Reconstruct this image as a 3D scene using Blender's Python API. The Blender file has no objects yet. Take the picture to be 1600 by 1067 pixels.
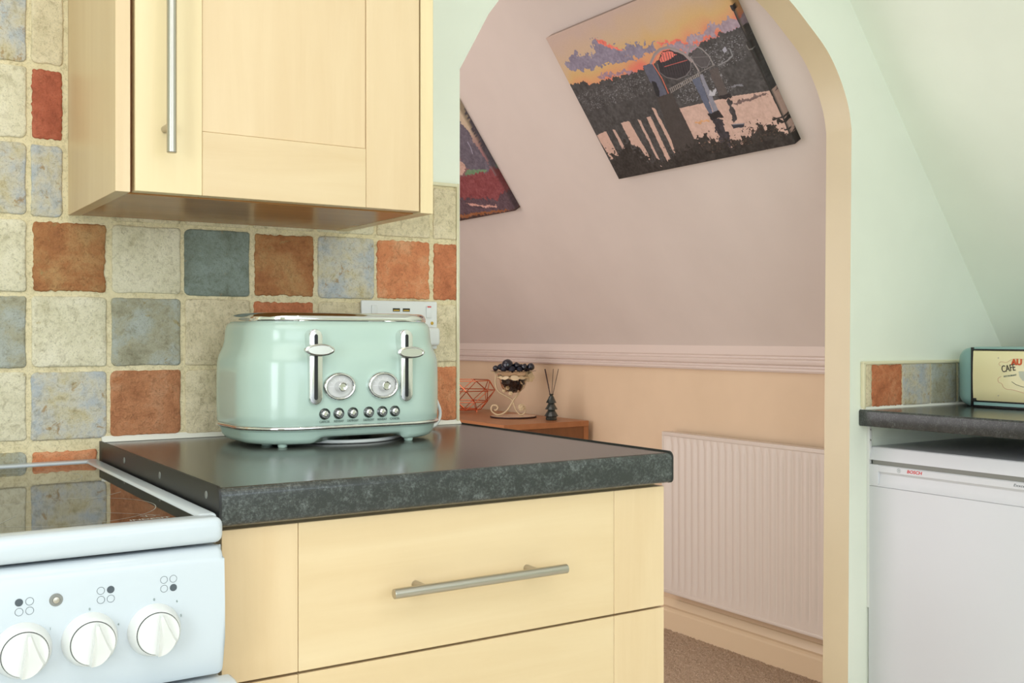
import bpy, bmesh, math, random
import numpy as np
from mathutils import Vector, Matrix, noise
PI = math.pi
S = bpy.context.scene
COL = S.collection
# ---------------------------------------------------------------- camera, world, lights, exposure
cd = bpy.data.cameras.new('camera'); cam = bpy.data.objects.new('camera', cd); COL.objects.link(cam)
cam.location = (0, -1.713, 1.0725); cam.rotation_euler = (PI/2, 0, -math.radians(33.0))
cd.sensor_width = 36; cd.lens = 1642*36/1600; cd.shift_y = -0.0045; cd.clip_start = .02
S.camera = cam
W = bpy.data.worlds.new('world'); S.world = W; W.use_nodes = True
W.node_tree.nodes['Background'].inputs[0].default_value = (.86, .93, 1, 1)
W.node_tree.nodes['Background'].inputs[1].default_value = 1.0
vs = S.view_settings
vs.view_transform = 'Standard'; vs.look = 'None'; vs.gamma = 1; vs.use_curve_mapping = False
vs.exposure = 0.08
def area(name, loc, target, sx, sy, power, col, spread=PI):
    l = bpy.data.lights.new(name, 'AREA'); l.shape = 'RECTANGLE'; l.size = sx; l.size_y = sy
    l.energy = power; l.color = col; l.spread = spread
    o = bpy.data.objects.new(name, l); COL.objects.link(o); o.location = loc
    o.rotation_euler = (Vector(target)-Vector(loc)).to_track_quat('-Z', 'Y').to_euler()
    return o
KITCHEN_FILL = area('front_fill', (.55, -3.02, 1.15), (1.1, 0, .70), 2.3, 1.4, 25, (.80, .90, 1))  # added soft fill inside the front wall, stands for unseen daylight
area('side_fill', (-1.36, -1.85, 1.25), (2.5, -.5, 1.15), 1.2, 1.1, 33, (.84, .93, 1))  # added fill to brighten the right side; no window in the left wall
area('ceiling_fill', (.55, -1.45, 2.27), (.9, -1.1, 0), 2.2, 2.2, 25, (.93, .96, 1))  # added broad overhead fill for even ambient light, not a fitting
area('beyond_side_fill', (.25, 1.35, .95), (2.6, .9, .8), 2.2, 1.5, 24, (.97, .94, 1))  # added low fill for the far room, stands for an unseen window
area('beyond_ceiling_fill', (1.1, 1.7, 2.2), (1.4, 1.7, 0), 1.2, 1.6, 6, (1, .90, .82))  # added warm overhead fill beyond the arch, not a fitting
def downlight(x, y, z, p):
    l = bpy.data.lights.new('downlight', 'SPOT'); l.energy = p; l.color = (1, .78, .52); l.spot_size = 2.0; l.spot_blend = .6
    l.shadow_soft_size = .03
    o = bpy.data.objects.new('downlight', l); COL.objects.link(o); o.location = (x, y, z)
for x, y in ((.0, -1.0), (.9, -1.0), (.45, -2.1)): downlight(x, y, 2.27, 2.5)

# ---------------------------------------------------------------- colours and materials
def lin(c, a=1):
    f = lambda v: (v/255/12.92 if v/255 <= .04045 else ((v/255+.055)/1.055)**2.4)
    return (f(c[0]), f(c[1]), f(c[2]), a)
def mat(name, c, rough=.5, metal=0, spec=.5, coat=0, ior=None, trans=0, alpha=1):
    m = bpy.data.materials.new(name); m.use_nodes = True
    b = m.node_tree.nodes['Principled BSDF']
    b.inputs['Base Color'].default_value = lin(c); b.inputs['Roughness'].default_value = rough
    b.inputs['Metallic'].default_value = metal; b.inputs['Specular IOR Level'].default_value = spec
    b.inputs['Coat Weight'].default_value = coat; b.inputs['Coat Roughness'].default_value = .06
    if ior: b.inputs['IOR'].default_value = ior
    b.inputs['Transmission Weight'].default_value = trans
    return m
class N:
    def __init__(s, m): s.t = m.node_tree; s.b = s.t.nodes['Principled BSDF']
    def n(s, typ, **k):
        x = s.t.nodes.new(typ)
        for a, v in k.items(): setattr(x, a, v)
        return x
    def l(s, a, b): s.t.links.new(a, b)
    def coords(s, scale=(1, 1, 1), rand=0.0):
        tc = s.n('ShaderNodeTexCoord'); mp = s.n('ShaderNodeMapping'); mp.inputs['Scale'].default_value = scale
        s.l(tc.outputs['Object'], mp.inputs['Vector'])
        if rand:
            oi = s.n('ShaderNodeObjectInfo'); mu = s.n('ShaderNodeVectorMath', operation='SCALE')
            cb = s.n('ShaderNodeCombineXYZ')
            s.l(oi.outputs['Random'], cb.inputs[0]); s.l(oi.outputs['Random'], cb.inputs[2])
            s.l(cb.outputs[0], mu.inputs[0]); mu.inputs['Scale'].default_value = rand
            s.l(mu.outputs[0], mp.inputs['Location'])
        return mp.outputs[0]
    def noise(s, vec, scale, detail=4, rough=.6, dist=0):
        x = s.n('ShaderNodeTexNoise'); x.inputs['Scale'].default_value = scale; x.inputs['Detail'].default_value = detail
        x.inputs['Roughness'].default_value = rough; x.inputs['Distortion'].default_value = dist
        s.l(vec, x.inputs['Vector']); return x.outputs['Fac']
    def ramp(s, fac, stops):
        x = s.n('ShaderNodeValToRGB'); e = x.color_ramp.elements
        while len(e) > 1: e.remove(e[-1])
        e[0].position = stops[0][0]; e[0].color = lin(stops[0][1])
        for p, c in stops[1:]:
            q = e.new(p); q.color = lin(c)
        s.l(fac, x.inputs[0]); return x.outputs[0]
    def mix(s, fac, a, b, typ='MIX'):
        x = s.n('ShaderNodeMix', data_type='RGBA', blend_type=typ)
        if isinstance(fac, (int, float)): x.inputs[0].default_value = fac
        else: s.l(fac, x.inputs[0])
        for v, i in ((a, 6), (b, 7)):
            if isinstance(v, tuple): x.inputs[i].default_value = lin(v)
            else: s.l(v, x.inputs[i])
        return x.outputs[2]
    def bump(s, h, strength=.3, dist=.002):
        x = s.n('ShaderNodeBump'); x.inputs['Strength'].default_value = strength; x.inputs['Distance'].default_value = dist
        s.l(h, x.inputs['Height']); s.l(x.outputs[0], s.b.inputs['Normal'])
    def col(s, c): s.l(c, s.b.inputs['Base Color'])
def paint(name, c, rough=.55, var=4, bump=.08):
    m = mat(name, c, rough); k = N(m); v = k.coords()
    f = k.noise(v, 3.0, 3)
    k.col(k.ramp(f, [(.3, tuple(max(0, x-var) for x in c)), (.7, tuple(min(255, x+var) for x in c))]))
    k.bump(k.noise(v, 160, 3), bump, .001)
    return m
def wood(name, a, b, axis='x', rough=.38, scale=1.0, contrast=1.0, rand=3.0):
    m = mat(name, a, rough); k = N(m)
    sc = {'x': (2.2, 26, 26), 'z': (26, 26, 2.2), 'y': (26, 2.2, 26)}[axis]
    v = k.coords(tuple(q*scale for q in sc), rand)
    f1 = k.noise(v, 1.0, 5, .6, .5)
    sc2 = {'x': (.9, 5, 5), 'z': (5, 5, .9), 'y': (5, .9, 5)}[axis]
    v2 = k.coords(tuple(q*scale for q in sc2), rand)
    f2 = k.noise(v2, 1.2, 3, .5, 1.2)
    c1 = k.ramp(f1, [(.25, b), (.75, a)])
    mid = tuple((x+y)/2 for x, y in zip(a, b))
    c2 = k.ramp(f2, [(.35, mid), (.65, a)])
    k.col(k.mix(.5, c1, c2))
    k.bump(f1, .06*contrast, .0006)
    return m
def tilemat(name, stops, scale=26, spots=None, spot_lo=.6, bump=.55, rough=.62):
    m = mat(name, stops[0][1], rough, spec=.4); k = N(m); v = k.coords((1, 1, 1), 7.0)
    f = k.noise(v, scale, 8, .68, .3)
    c = k.ramp(f, stops)
    if spots:
        g = k.noise(v, scale*2.3, 6, .7, .4)
        r = k.n('ShaderNodeMapRange'); r.inputs['From Min'].default_value = spot_lo; r.inputs['From Max'].default_value = spot_lo+.07
        k.l(g, r.inputs['Value']); mul = k.n('ShaderNodeMath', operation='MULTIPLY'); k.l(r.outputs[0], mul.inputs[0]); mul.inputs[1].default_value = .75
        c = k.mix(mul.outputs[0], c, spots)
    fine = k.noise(v, 380, 4, .75)
    dk = k.ramp(fine, [(.32, (156, 154, 146)), (.46, (255, 255, 255))])
    c = k.mix(.5, c, dk, 'MULTIPLY')
    mid = k.noise(v, 95, 5, .75, .6)
    dk = k.ramp(mid, [(.30, (178, 170, 150)), (.50, (250, 250, 250)), (.70, (255, 255, 255))])
    c = k.mix(.62, c, dk, 'MULTIPLY')
    k.col(c)
    a = k.n('ShaderNodeMath', operation='ADD'); k.l(f, a.inputs[0]); k.l(k.noise(v, 180, 5, .7), a.inputs[1])
    k.bump(a.outputs[0], bump*1.2, .0045)
    return m
M = {}
M['green'] = paint('green_wall_paint', (235, 239, 223), .45, 3)
M['cream_jamb'] = paint('cream_jamb_paint', (214, 197, 162), .35, 3)
M['pink'] = paint('pink_wall_paint', (216, 204, 193), .6, 3)
M['tan'] = paint('tan_wall_paint', (226, 200, 166), .55, 4)
M['rail'] = mat('rail_gloss_paint', (222, 206, 194), .3)
M['white_wall'] = paint('white_ceiling_paint', (238, 238, 232), .6, 2)
M['skirt'] = mat('skirting_gloss_paint', (234, 210, 174), .28)
M['grout'] = tilemat('grout', [(.3, (218, 202, 160)), (.7, (234, 220, 182))], 40, None, bump=.25, rough=.85)
M['sealant'] = mat('white_sealant', (236, 234, 222), .4)
M['trim'] = mat('cream_tile_trim', (226, 218, 184), .35)
M['t_cream'] = tilemat('cream_tile', [(.28, (196, 184, 146)), (.42, (222, 212, 180)), (.55, (232, 222, 192)), (.72, (238, 228, 202))], 16, (178, 158, 104), .63)
M['t_beige'] = tilemat('beige_tile', [(.28, (202, 186, 148)), (.5, (230, 214, 178)), (.72, (238, 222, 190))], 16, (176, 148, 100), .66)
M['t_blue'] = tilemat('grey_blue_tile', [(.28, (146, 140, 114)), (.45, (174, 168, 142)), (.58, (178, 180, 168)), (.74, (192, 194, 186))], 20, (166, 148, 96), .60)
M['t_mix'] = tilemat('mottled_blue_tile', [(.28, (176, 154, 104)), (.40, (206, 194, 160)), (.50, (206, 200, 184)), (.58, (188, 190, 188)), (.74, (174, 182, 190))], 19, (170, 134, 80), .58)
M['t_teal'] = tilemat('teal_grey_tile', [(.28, (104, 106, 88)), (.5, (132, 142, 130)), (.75, (152, 164, 156))], 22, (152, 126, 80), .64)
M['t_terra'] = tilemat('terracotta_tile', [(.28, (168, 94, 58)), (.5, (204, 124, 82)), (.75, (224, 164, 122))], 20, (208, 162, 122), .66)
M['t_brown'] = tilemat('brown_tile', [(.28, (140, 86, 50)), (.45, (172, 112, 66)), (.58, (186, 138, 88)), (.75, (194, 160, 112))], 17, (162, 138, 88), .62)
M['t_orange'] = tilemat('orange_tile', [(.28, (188, 106, 66)), (.5, (216, 138, 92)), (.75, (230, 180, 138))], 20, (224, 180, 138), .64)
M['t_red'] = tilemat('red_tile', [(.28, (152, 76, 50)), (.5, (182, 96, 68)), (.75, (200, 120, 90))], 24, None)
M['maple_x'] = wood('maple_horizontal', (222, 199, 160), (204, 174, 130), 'x')
M['maple_z'] = wood('maple_vertical', (222, 197, 158), (204, 173, 130), 'z')
M['maple_pale'] = wood('pale_maple', (230, 210, 166), (216, 190, 144), 'z')
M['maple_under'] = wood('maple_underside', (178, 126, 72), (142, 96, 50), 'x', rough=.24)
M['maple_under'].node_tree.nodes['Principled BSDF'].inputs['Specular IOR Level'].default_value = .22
M['maple_gap'] = mat('dark_edge_gap', (150, 88, 48), .6)
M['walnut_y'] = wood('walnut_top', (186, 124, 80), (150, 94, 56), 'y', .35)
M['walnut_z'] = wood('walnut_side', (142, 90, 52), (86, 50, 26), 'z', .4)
M['steel'] = mat('brushed_steel', (186, 180, 170), .33, 1)
M['chrome'] = mat('chrome', (226, 226, 226), .06, 1)
M['chrome_satin'] = mat('satin_chrome', (228, 228, 226), .22, 1)
M['black'] = mat('black_plastic', (22, 22, 22), .4)
M['dark'] = mat('dark_gap', (40, 40, 36), .7)
M['white'] = mat('white_enamel', (196, 203, 208), .16, spec=.5)
M['white_plastic'] = mat('white_plastic', (220, 220, 216), .28)
M['fridge'] = mat('fridge_white', (212, 213, 216), .38)
M['fridge_grey'] = mat('fridge_seal_grey', (128, 128, 122), .6)
M['print_grey'] = mat('grey_print', (70, 78, 84), .5)
M['print_pale'] = mat('pale_grey_print', (104, 122, 114), .5)
M['print_red'] = mat('red_print', (206, 60, 62), .5)
M['print_orange'] = mat('orange_print', (212, 84, 34), .5)
M['print_dark'] = mat('dark_print', (52, 46, 36), .5)
M['print_hob'] = mat('hob_print', (176, 172, 162), .4)
M['mint'] = mat('mint_enamel', (182, 203, 190), .25, coat=.4)
M['mint_plastic'] = mat('mint_plastic', (190, 214, 200), .3)
M['dial'] = mat('dial_face', (206, 204, 200), .35)
M['bin_teal'] = mat('teal_enamel', (138, 176, 172), .3)
M['bin_cream'] = mat('cream_enamel', (236, 226, 176), .25, coat=.3)
M['copper'] = mat('copper_wire', (226, 130, 92), .25, 1)
M['antique'] = mat('antique_cream_metal', (222, 200, 158), .45)
M['navy'] = mat('dark_navy_gloss', (26, 30, 44), .2, coat=.5)
M['navy_matt'] = mat('dark_navy_matt', (30, 32, 46), .6)
M['bottle'] = mat('dark_green_glass', (44, 52, 48), .1, coat=.6)
M['reed'] = mat('dark_reed', (58, 34, 28), .6)
M['brass'] = mat('brass', (196, 160, 80), .3, 1)
M['rad'] = mat('radiator_white', (224, 212, 198), .35)
M['window_white'] = mat('window_frame_white', (240, 240, 240), .4)
# clear bowl glass
M['glass'] = mat('clear_glass', (245, 240, 230), .03, ior=1.45, trans=1)
# speckled black laminate
def laminate(name, base, speck, s, rough, amt):
    m = mat(name, base, rough); k = N(m); v = k.coords()
    f = k.noise(v, s, 8, .75, .8); g = k.noise(v, s*7, 3, .7)
    a = k.n('ShaderNodeMath', operation='MULTIPLY'); k.l(f, a.inputs[0]); k.l(g, a.inputs[1])
    k.col(k.ramp(a.outputs[0], [(.22, base), (.32, tuple((x+y)/2 for x, y in zip(base, speck))), (.40, speck)]))
    k.bump(g, amt, .0004)
    return m
M['top'] = laminate('black_worktop_top', (54, 52, 48), (90, 87, 81), 60, .21, .10)
M['top'].node_tree.nodes['Principled BSDF'].inputs['IOR'].default_value = 1.65
M['top'].node_tree.nodes['Principled BSDF'].inputs['Specular IOR Level'].default_value = .75
M['top_edge'] = laminate('black_worktop_edge', (50, 53, 51), (96, 100, 98), 46, .25, .05)
# hob glass
m = mat('hob_glass', (16, 15, 14), .03, spec=.9); M['hob'] = m
m.node_tree.nodes['Principled BSDF'].inputs['IOR'].default_value = 1.9
# carpet
m = mat('carpet', (170, 150, 128), .95, spec=.1); k = N(m); v = k.coords()
k.col(k.ramp(k.noise(v, 300, 4, .8), [(.3, (150, 122, 96)), (.5, (208, 180, 152)), (.7, (244, 222, 196))])); k.bump(k.noise(v, 420, 4, .8), .8, .004); M['carpet'] = m
M['vinyl'] = paint('kitchen_vinyl_floor', (232, 224, 210), .5, 8)

# ---------------------------------------------------------------- helpers
def tag(o, label=None, cat=None, group=None, kind=None):
    if label: o['label'] = label
    if cat: o['category'] = cat
    if group: o['group'] = group
    if kind: o['kind'] = kind
    return o
def empty(name, loc, label, cat, group=None):
    o = bpy.data.objects.new(name, None); COL.objects.link(o); o.location = loc; o.empty_display_size = .05
    return tag(o, label, cat, group)
def wloc(o):
    v = Vector((0, 0, 0))
    while o: v += o.location; o = o.parent
    return v
def obj(name, bm, m, parent=None, smooth=None, origin=None):
    """link a bmesh written in world coordinates as one mesh object"""
    bmesh.ops.recalc_face_normals(bm, faces=bm.faces)
    p = wloc(parent) if parent else Vector((0, 0, 0))
    og = Vector(origin) if origin else p
    bmesh.ops.translate(bm, verts=bm.verts, vec=-og)
    me = bpy.data.meshes.new(name); bm.to_mesh(me); bm.free()
    for q in (m if isinstance(m, (list, tuple)) else [m]): me.materials.append(q)
    o = bpy.data.objects.new(name, me); COL.objects.link(o)
    if parent: o.parent = parent
    o.location = og-p
    if smooth is not None:
        me.shade_smooth(); me.set_sharp_from_angle(angle=math.radians(smooth))
    return o
def box(bm, x0, x1, y0, y1, z0, z1, bev=0, seg=2):
    if x0 > x1: x0, x1 = x1, x0
    if y0 > y1: y0, y1 = y1, y0
    r = bmesh.ops.create_cube(bm, size=1, matrix=Matrix.Translation(((x0+x1)/2, (y0+y1)/2, (z0+z1)/2)) @ Matrix.Diagonal((x1-x0, y1-y0, z1-z0, 1)))
    if bev:
        es = list({e for v in r['verts'] for e in v.link_edges})
        bmesh.ops.bevel(bm, geom=es, offset=bev, segments=seg, profile=.5, affect='EDGES')
def bx(*a, **k):
    bm = bmesh.new(); box(bm, *a, **k); return bm
def loft(bm, rings, cap0=True, cap1=True, closed=True):
    R = [[bm.verts.new(p) for p in r] for r in rings]; n = len(rings[0])
    for a, b in zip(R, R[1:]):
        for i in range(n if closed else n-1):
            j = (i+1) % n; bm.faces.new((a[i], a[j], b[j], b[i]))
    if cap0: bm.faces.new(R[0][::-1])
    if cap1: bm.faces.new(R[-1])
    return R
def frame(d):
    d = Vector(d).normalized(); u = Vector((0, 0, 1)) if abs(d.z) < .9 else Vector((1, 0, 0))
    a = d.cross(u).normalized(); return a, d.cross(a).normalized()
def tube(bm, pts, r, n=10, closed=False):
    pts = [Vector(p) for p in pts]; rings = []; N_ = len(pts); pa = None
    for i, p in enumerate(pts):
        if closed: d = pts[(i+1) % N_]-pts[i-1]
        else: d = pts[min(i+1, N_-1)]-pts[max(i-1, 0)]
        d.normalize()
        if pa is None: a, b = frame(d)
        else:
            a = (pa-d*pa.dot(d)).normalized(); b = d.cross(a)
        pa = a; rr_ = r[i] if isinstance(r, (list, tuple)) else r
        rings.append([p+(a*math.cos(t)+b*math.sin(t))*rr_ for t in [2*PI*k/n for k in range(n)]])
    if closed: rings.append(rings[0]); loft(bm, rings, False, False)
    else: loft(bm, rings)
def cyl(bm, a, b, r, n=20, r2=None): tube(bm, [a, b], [r, r if r2 is None else r2], n)
def lathe(bm, c, axis, prof, n=32, a0=0):
    """prof: list of (radius, distance along axis)"""
    c = Vector(c); ax = Vector(axis).normalized(); a, b = frame(ax)
    rings = [[c+ax*h+(a*math.cos(t)+b*math.sin(t))*max(r, 1e-5) for t in [a0+2*PI*k/n for k in range(n)]] for r, h in prof]
    loft(bm, rings)
def prism(bm, pts, lo, hi, axis='y', bev=0):
    """extrude a 2D outline; axis y: pts=(x,z); axis x: pts=(y,z); axis z: pts=(x,y)"""
    f = {'y': lambda p, h: (p[0], h, p[1]), 'x': lambda p, h: (h, p[0], p[1]), 'z': lambda p, h: (p[0], p[1], h)}[axis]
    A = [bm.verts.new(f(p, lo)) for p in pts]; B = [bm.verts.new(f(p, hi)) for p in pts]
    n = len(pts); fs = [bm.faces.new(A[::-1]), bm.faces.new(B)]
    for i in range(n): bm.faces.new((A[i], A[(i+1) % n], B[(i+1) % n], B[i]))
    if bev:
        bmesh.ops.bevel(bm, geom=list(fs[1].edges)+list(fs[0].edges), offset=bev, segments=2, profile=.5, affect='EDGES')
def stadium(cx, cz, hw, hh, n=10, top=1.0):
    pts = []
    for i in range(n+1): t = PI*i/n; pts.append((cx+hw*top*math.cos(t), cz+hh-hw*top+hw*top*math.sin(t)))
    for i in range(n+1): t = PI+PI*i/n; pts.append((cx+hw*math.cos(t), cz-hh+hw+hw*math.sin(t)))
    return pts
def ellipse(cx, cz, a, b, n=32): return [(cx+a*math.cos(2*PI*i/n), cz+b*math.sin(2*PI*i/n)) for i in range(n)]
def ringprism(bm, cx, cz, a0, b0, a1, b1, y0, y1, n=40):
    """elliptical annulus facing -Y with rounded section"""
    am, bm_, = (a0+a1)/2, (b0+b1)/2
    rings = []
    for i in range(n):
        t = 2*PI*i/n; c, s = math.cos(t), math.sin(t); sec = []
        for k in range(9):
            q = PI*k/8; w = math.cos(q); h = math.sin(q)
            aa = am+(a1-a0)/2*w; bb = bm_+(b1-b0)/2*w
            sec.append((cx+aa*c, y1+(y0-y1)*h, cz+bb*s))
        rings.append(sec)
    rings.append(rings[0]); loft(bm, rings, False, False, closed=True)
def text(name, s, size, loc, rot, m, parent, align='CENTER', ext=.00015, shear=0, sx=1, bold=0):
    c = bpy.data.curves.new(name, 'FONT'); c.body = s; c.size = size; c.align_x = align; c.align_y = 'CENTER'
    c.extrude = ext; c.shear = shear; c.resolution_u = 4; c.offset = bold
    o = bpy.data.objects.new(name, c); COL.objects.link(o); bpy.context.view_layer.update()
    me = bpy.data.meshes.new_from_object(o.evaluated_get(bpy.context.evaluated_depsgraph_get()))
    bpy.data.objects.remove(o); bpy.data.curves.remove(c)
    me.materials.clear(); me.materials.append(m); me.name = name
    o = bpy.data.objects.new(name, me); COL.objects.link(o)
    o.parent = parent; o.location = Vector(loc)-wloc(parent); o.rotation_euler = rot; o.scale = (sx, 1, 1)
    return o
FRONT = (PI/2, 0, 0)            # lettering that faces -Y
SIDE = (PI/2, 0, -PI/2)         # lettering that faces -X
def catmull(P, n=8):
    out = []
    for i in range(len(P)-1):
        p0 = Vector(P[max(i-1, 0)]); p1 = Vector(P[i]); p2 = Vector(P[i+1]); p3 = Vector(P[min(i+2, len(P)-1)])
        for k in range(n):
            t = k/n; out.append(.5*((2*p1)+(p2-p0)*t+(2*p0-5*p1+4*p2-p3)*t*t+(3*p1-p0-3*p2+p3)*t**3))
    out.append(Vector(P[-1])); return out

# ---------------------------------------------------------------- room shell
SK = .747      # kitchen slope dx/dz
def xk(z): return 2.742-(z-1.042)*SK
SF = .7002     # slope beyond the arch
def xf(z): return 2.58-(z-1.03)*SF
CZ = 2.30
arch = [(.9946, 0), (.9946, .9), (.9952, 1.5766), (1.0283, 1.6359), (1.0583, 1.690), (1.0823, 1.7219), (1.13, 1.785), (1.20, 1.853), (1.28, 1.905), (1.38, 1.945), (1.49, 1.962), (1.60, 1.958), (1.71, 1.936), (1.80, 1.905)]
right_arc = catmull([(1.80, 1.905, 0), (1.8874, 1.8625, 0), (1.9553, 1.8149, 0), (2.0196, 1.7635, 0), (2.0647, 1.7047, 0), (2.0960, 1.6400, 0), (2.1085, 1.583, 0)], 4)
arch += [(p.x, p.y) for p in right_arc[1:]]+[(2.1023, .9566), (2.093, 0)]
bm = bmesh.new()
def top_z(x): return CZ if x <= xk(CZ) else 1.042+(2.742-x)/SK
curve = [p for p in arch if p[1] > 1.55]       # springing to springing
lo = [(.9946, 0)]+[(.9950, z) for z in (.9,)]+[curve[0]]
cols = [[(-1.4, 0), (.9946, 0)], [(-1.4, .9), (.9946, .9)], [(-1.4, 1.5766), (.9952, 1.5766)], [(-1.4, CZ), (.9952, CZ)]]
quads = [(cols[a][0], cols[a][1], cols[a+1][1], cols[a+1][0]) for a in range(3)]
rc = [(2.093, 0), (2.1023, .9566), (2.1085, 1.583)]
quads += [(rc[0], (2.742, 0), (2.742, .9566), rc[1]), (rc[1], (2.742, .9566), (2.742, 1.042), (2.1023, 1.042)), ((2.1023, 1.042), (2.742, 1.042), (xk(1.583), 1.583), rc[2])]
xs_split = xk(CZ)
cv = [curve[0]]
for a, b in zip(curve, curve[1:]):
    if a[0] < xs_split < b[0]:
        t = (xs_split-a[0])/(b[0]-a[0]); cv.append((xs_split, a[1]+(b[1]-a[1])*t))
    cv.append(b)
for a, b in zip(cv, cv[1:]): quads.append((a, b, (b[0], top_z(b[0])), (a[0], top_z(a[0]))))
quads.append((cv[-1], (xk(1.583), 1.583), (2.1085, top_z(2.1085))))
for q in quads:
    f = bm.faces.new([bm.verts.new((x, 0, z)) for x, z in q]); f.material_index = 0
    f = bm.faces.new([bm.verts.new((x, .078, z)) for x, z in q[::-1]]); f.material_index = 2
for a, b in zip(arch, arch[1:]):
    f = bm.faces.new([bm.verts.new(p) for p in ((a[0], 0, a[1]), (b[0], 0, b[1]), (b[0], .078, b[1]), (a[0], .078, a[1]))]); f.material_index = 1
bmesh.ops.remove_doubles(bm, verts=bm.verts, dist=.00001)
wall_back = obj('wall_back', bm, [M['green'], M['cream_jamb'], M['pink']], smooth=20); tag(wall_back, kind='structure')
def struct(name, bm, m, parent=None, smooth=None):
    o = obj(name, bm, m, parent, smooth); o['kind'] = 'structure'; return o
struct('wall_left', bx(-1.46, -1.4, -3.1, .078, 0, CZ), M['green'])
bm = bmesh.new()     # front wall with the window opening
WX0, WX1, WZ0, WZ1 = -.65, 1.72, .95, 2.06
box(bm, -1.4, WX0, -3.16, -3.1, 0, CZ); box(bm, WX0, WX1, -3.16, -3.1, 0, WZ0); box(bm, WX0, WX1, -3.16, -3.1, WZ1, CZ)
prism(bm, [(WX1, 0), (2.742, 0), (2.742, 1.042), (xk(CZ), CZ), (WX1, CZ)], -3.16, -3.1, 'y')
struct('wall_front', bm, M['green'])
bm = bmesh.new()
for a in ((WX0, WX0+.05, WZ0, WZ1), (WX1-.05, WX1, WZ0, WZ1), (.51, .56, WZ0, WZ1), (WX0, WX1, WZ0, WZ0+.05), (WX0, WX1, WZ1-.05, WZ1)): box(bm, a[0], a[1], -3.15, -3.11, a[2], a[3])
struct('window_1', bm, M['window_white'])
struct('wall_right', bx(2.742, 2.80, -3.1, .078, 0, 1.042), M['green'])
bm = bmesh.new(); prism(bm, [(2.742, 1.042), (2.80, 1.042), (xk(CZ)+.06, CZ+.03), (xk(CZ), CZ)], -3.1, 0, 'y'); struct('ceiling_slope', bm, M['green'])
struct('ceiling', bx(-1.46, 2.0, -3.16, 0.0, CZ, CZ+.05), M['white_wall'])
struct('floor', bx(-1.46, 2.80, -3.16, .04, -.05, 0), M['vinyl'])
# the room beyond the arch
struct('floor_beyond', bx(.1, 2.64, .04, 3.7, -.05, 0), M['carpet'])
wr = struct('wall_side', bx(2.58, 2.64, .078, 3.7, 0, 1.03), M['tan'])
bm = bmesh.new(); prism(bm, [(2.58, 1.03), (2.64, 1.03), (xf(CZ)+.06, CZ+.03), (xf(CZ), CZ)], .078, 3.7, 'y'); struct('ceiling_slope_beyond', bm, M['pink'])
struct('ceiling_beyond', bx(.1, 1.8, .078, 3.7, CZ, CZ+.05), M['white_wall'])
struct('wall_far', bx(.1, 2.64, 3.7, 3.76, 0, CZ), M['pink'])
struct('wall_side_left', bx(.04, .1, .078, 3.7, 0, CZ), M['pink'])
# dado rail
prof = [(2.58, .958), (2.566, .958), (2.562, .964), (2.562, .970), (2.569, .974), (2.569, .979), (2.561, .984), (2.558, .991), (2.558, .998), (2.568, 1.003), (2.568, 1.008), (2.563, 1.013), (2.566, 1.026), (2.5715, 1.0424), (2.58, 1.05)]
bm = bmesh.new(); prism(bm, prof, .078, 3.7, 'y'); struct('trim_1', bm, M['rail'], smooth=25)
prof = [(2.58, 0), (2.563, 0), (2.563, .072), (2.567, .078), (2.567, .086), (2.563, .094), (2.567, .108), (2.574, .118), (2.58, .120)]
bm = bmesh.new(); prism(bm, prof, .078, 3.7, 'y'); struct('baseboard_right', bm, M['skirt'], smooth=25)
# carpet pile
rng = np.random.default_rng(4)
nx, ny = 190, 300; xs = np.linspace(1.80, 2.562, nx); ys = np.linspace(.10, 1.45, ny)
X, Y = np.meshgrid(xs, ys); Z = .004+.006*rng.random(X.shape); X = X+(rng.random(X.shape)-.5)*.003; Y = Y+(rng.random(Y.shape)-.5)*.003
X[:, -1] = 2.562
v = np.stack([X, Y, Z], -1).reshape(-1, 3); idx = np.arange(nx*ny).reshape(ny, nx)
f = np.stack([idx[:-1, :-1], idx[:-1, 1:], idx[1:, 1:], idx[1:, :-1]], -1).reshape(-1, 4)
me = bpy.data.meshes.new('carpet_pile'); me.from_pydata(v.tolist(), [], f.tolist()); me.materials.append(M['carpet'])
o = bpy.data.objects.new('carpet_pile', me); COL.objects.link(o); me.shade_smooth()
tag(o, 'beige short pile carpet on the floor beyond the arch', 'carpet', kind='stuff')

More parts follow.
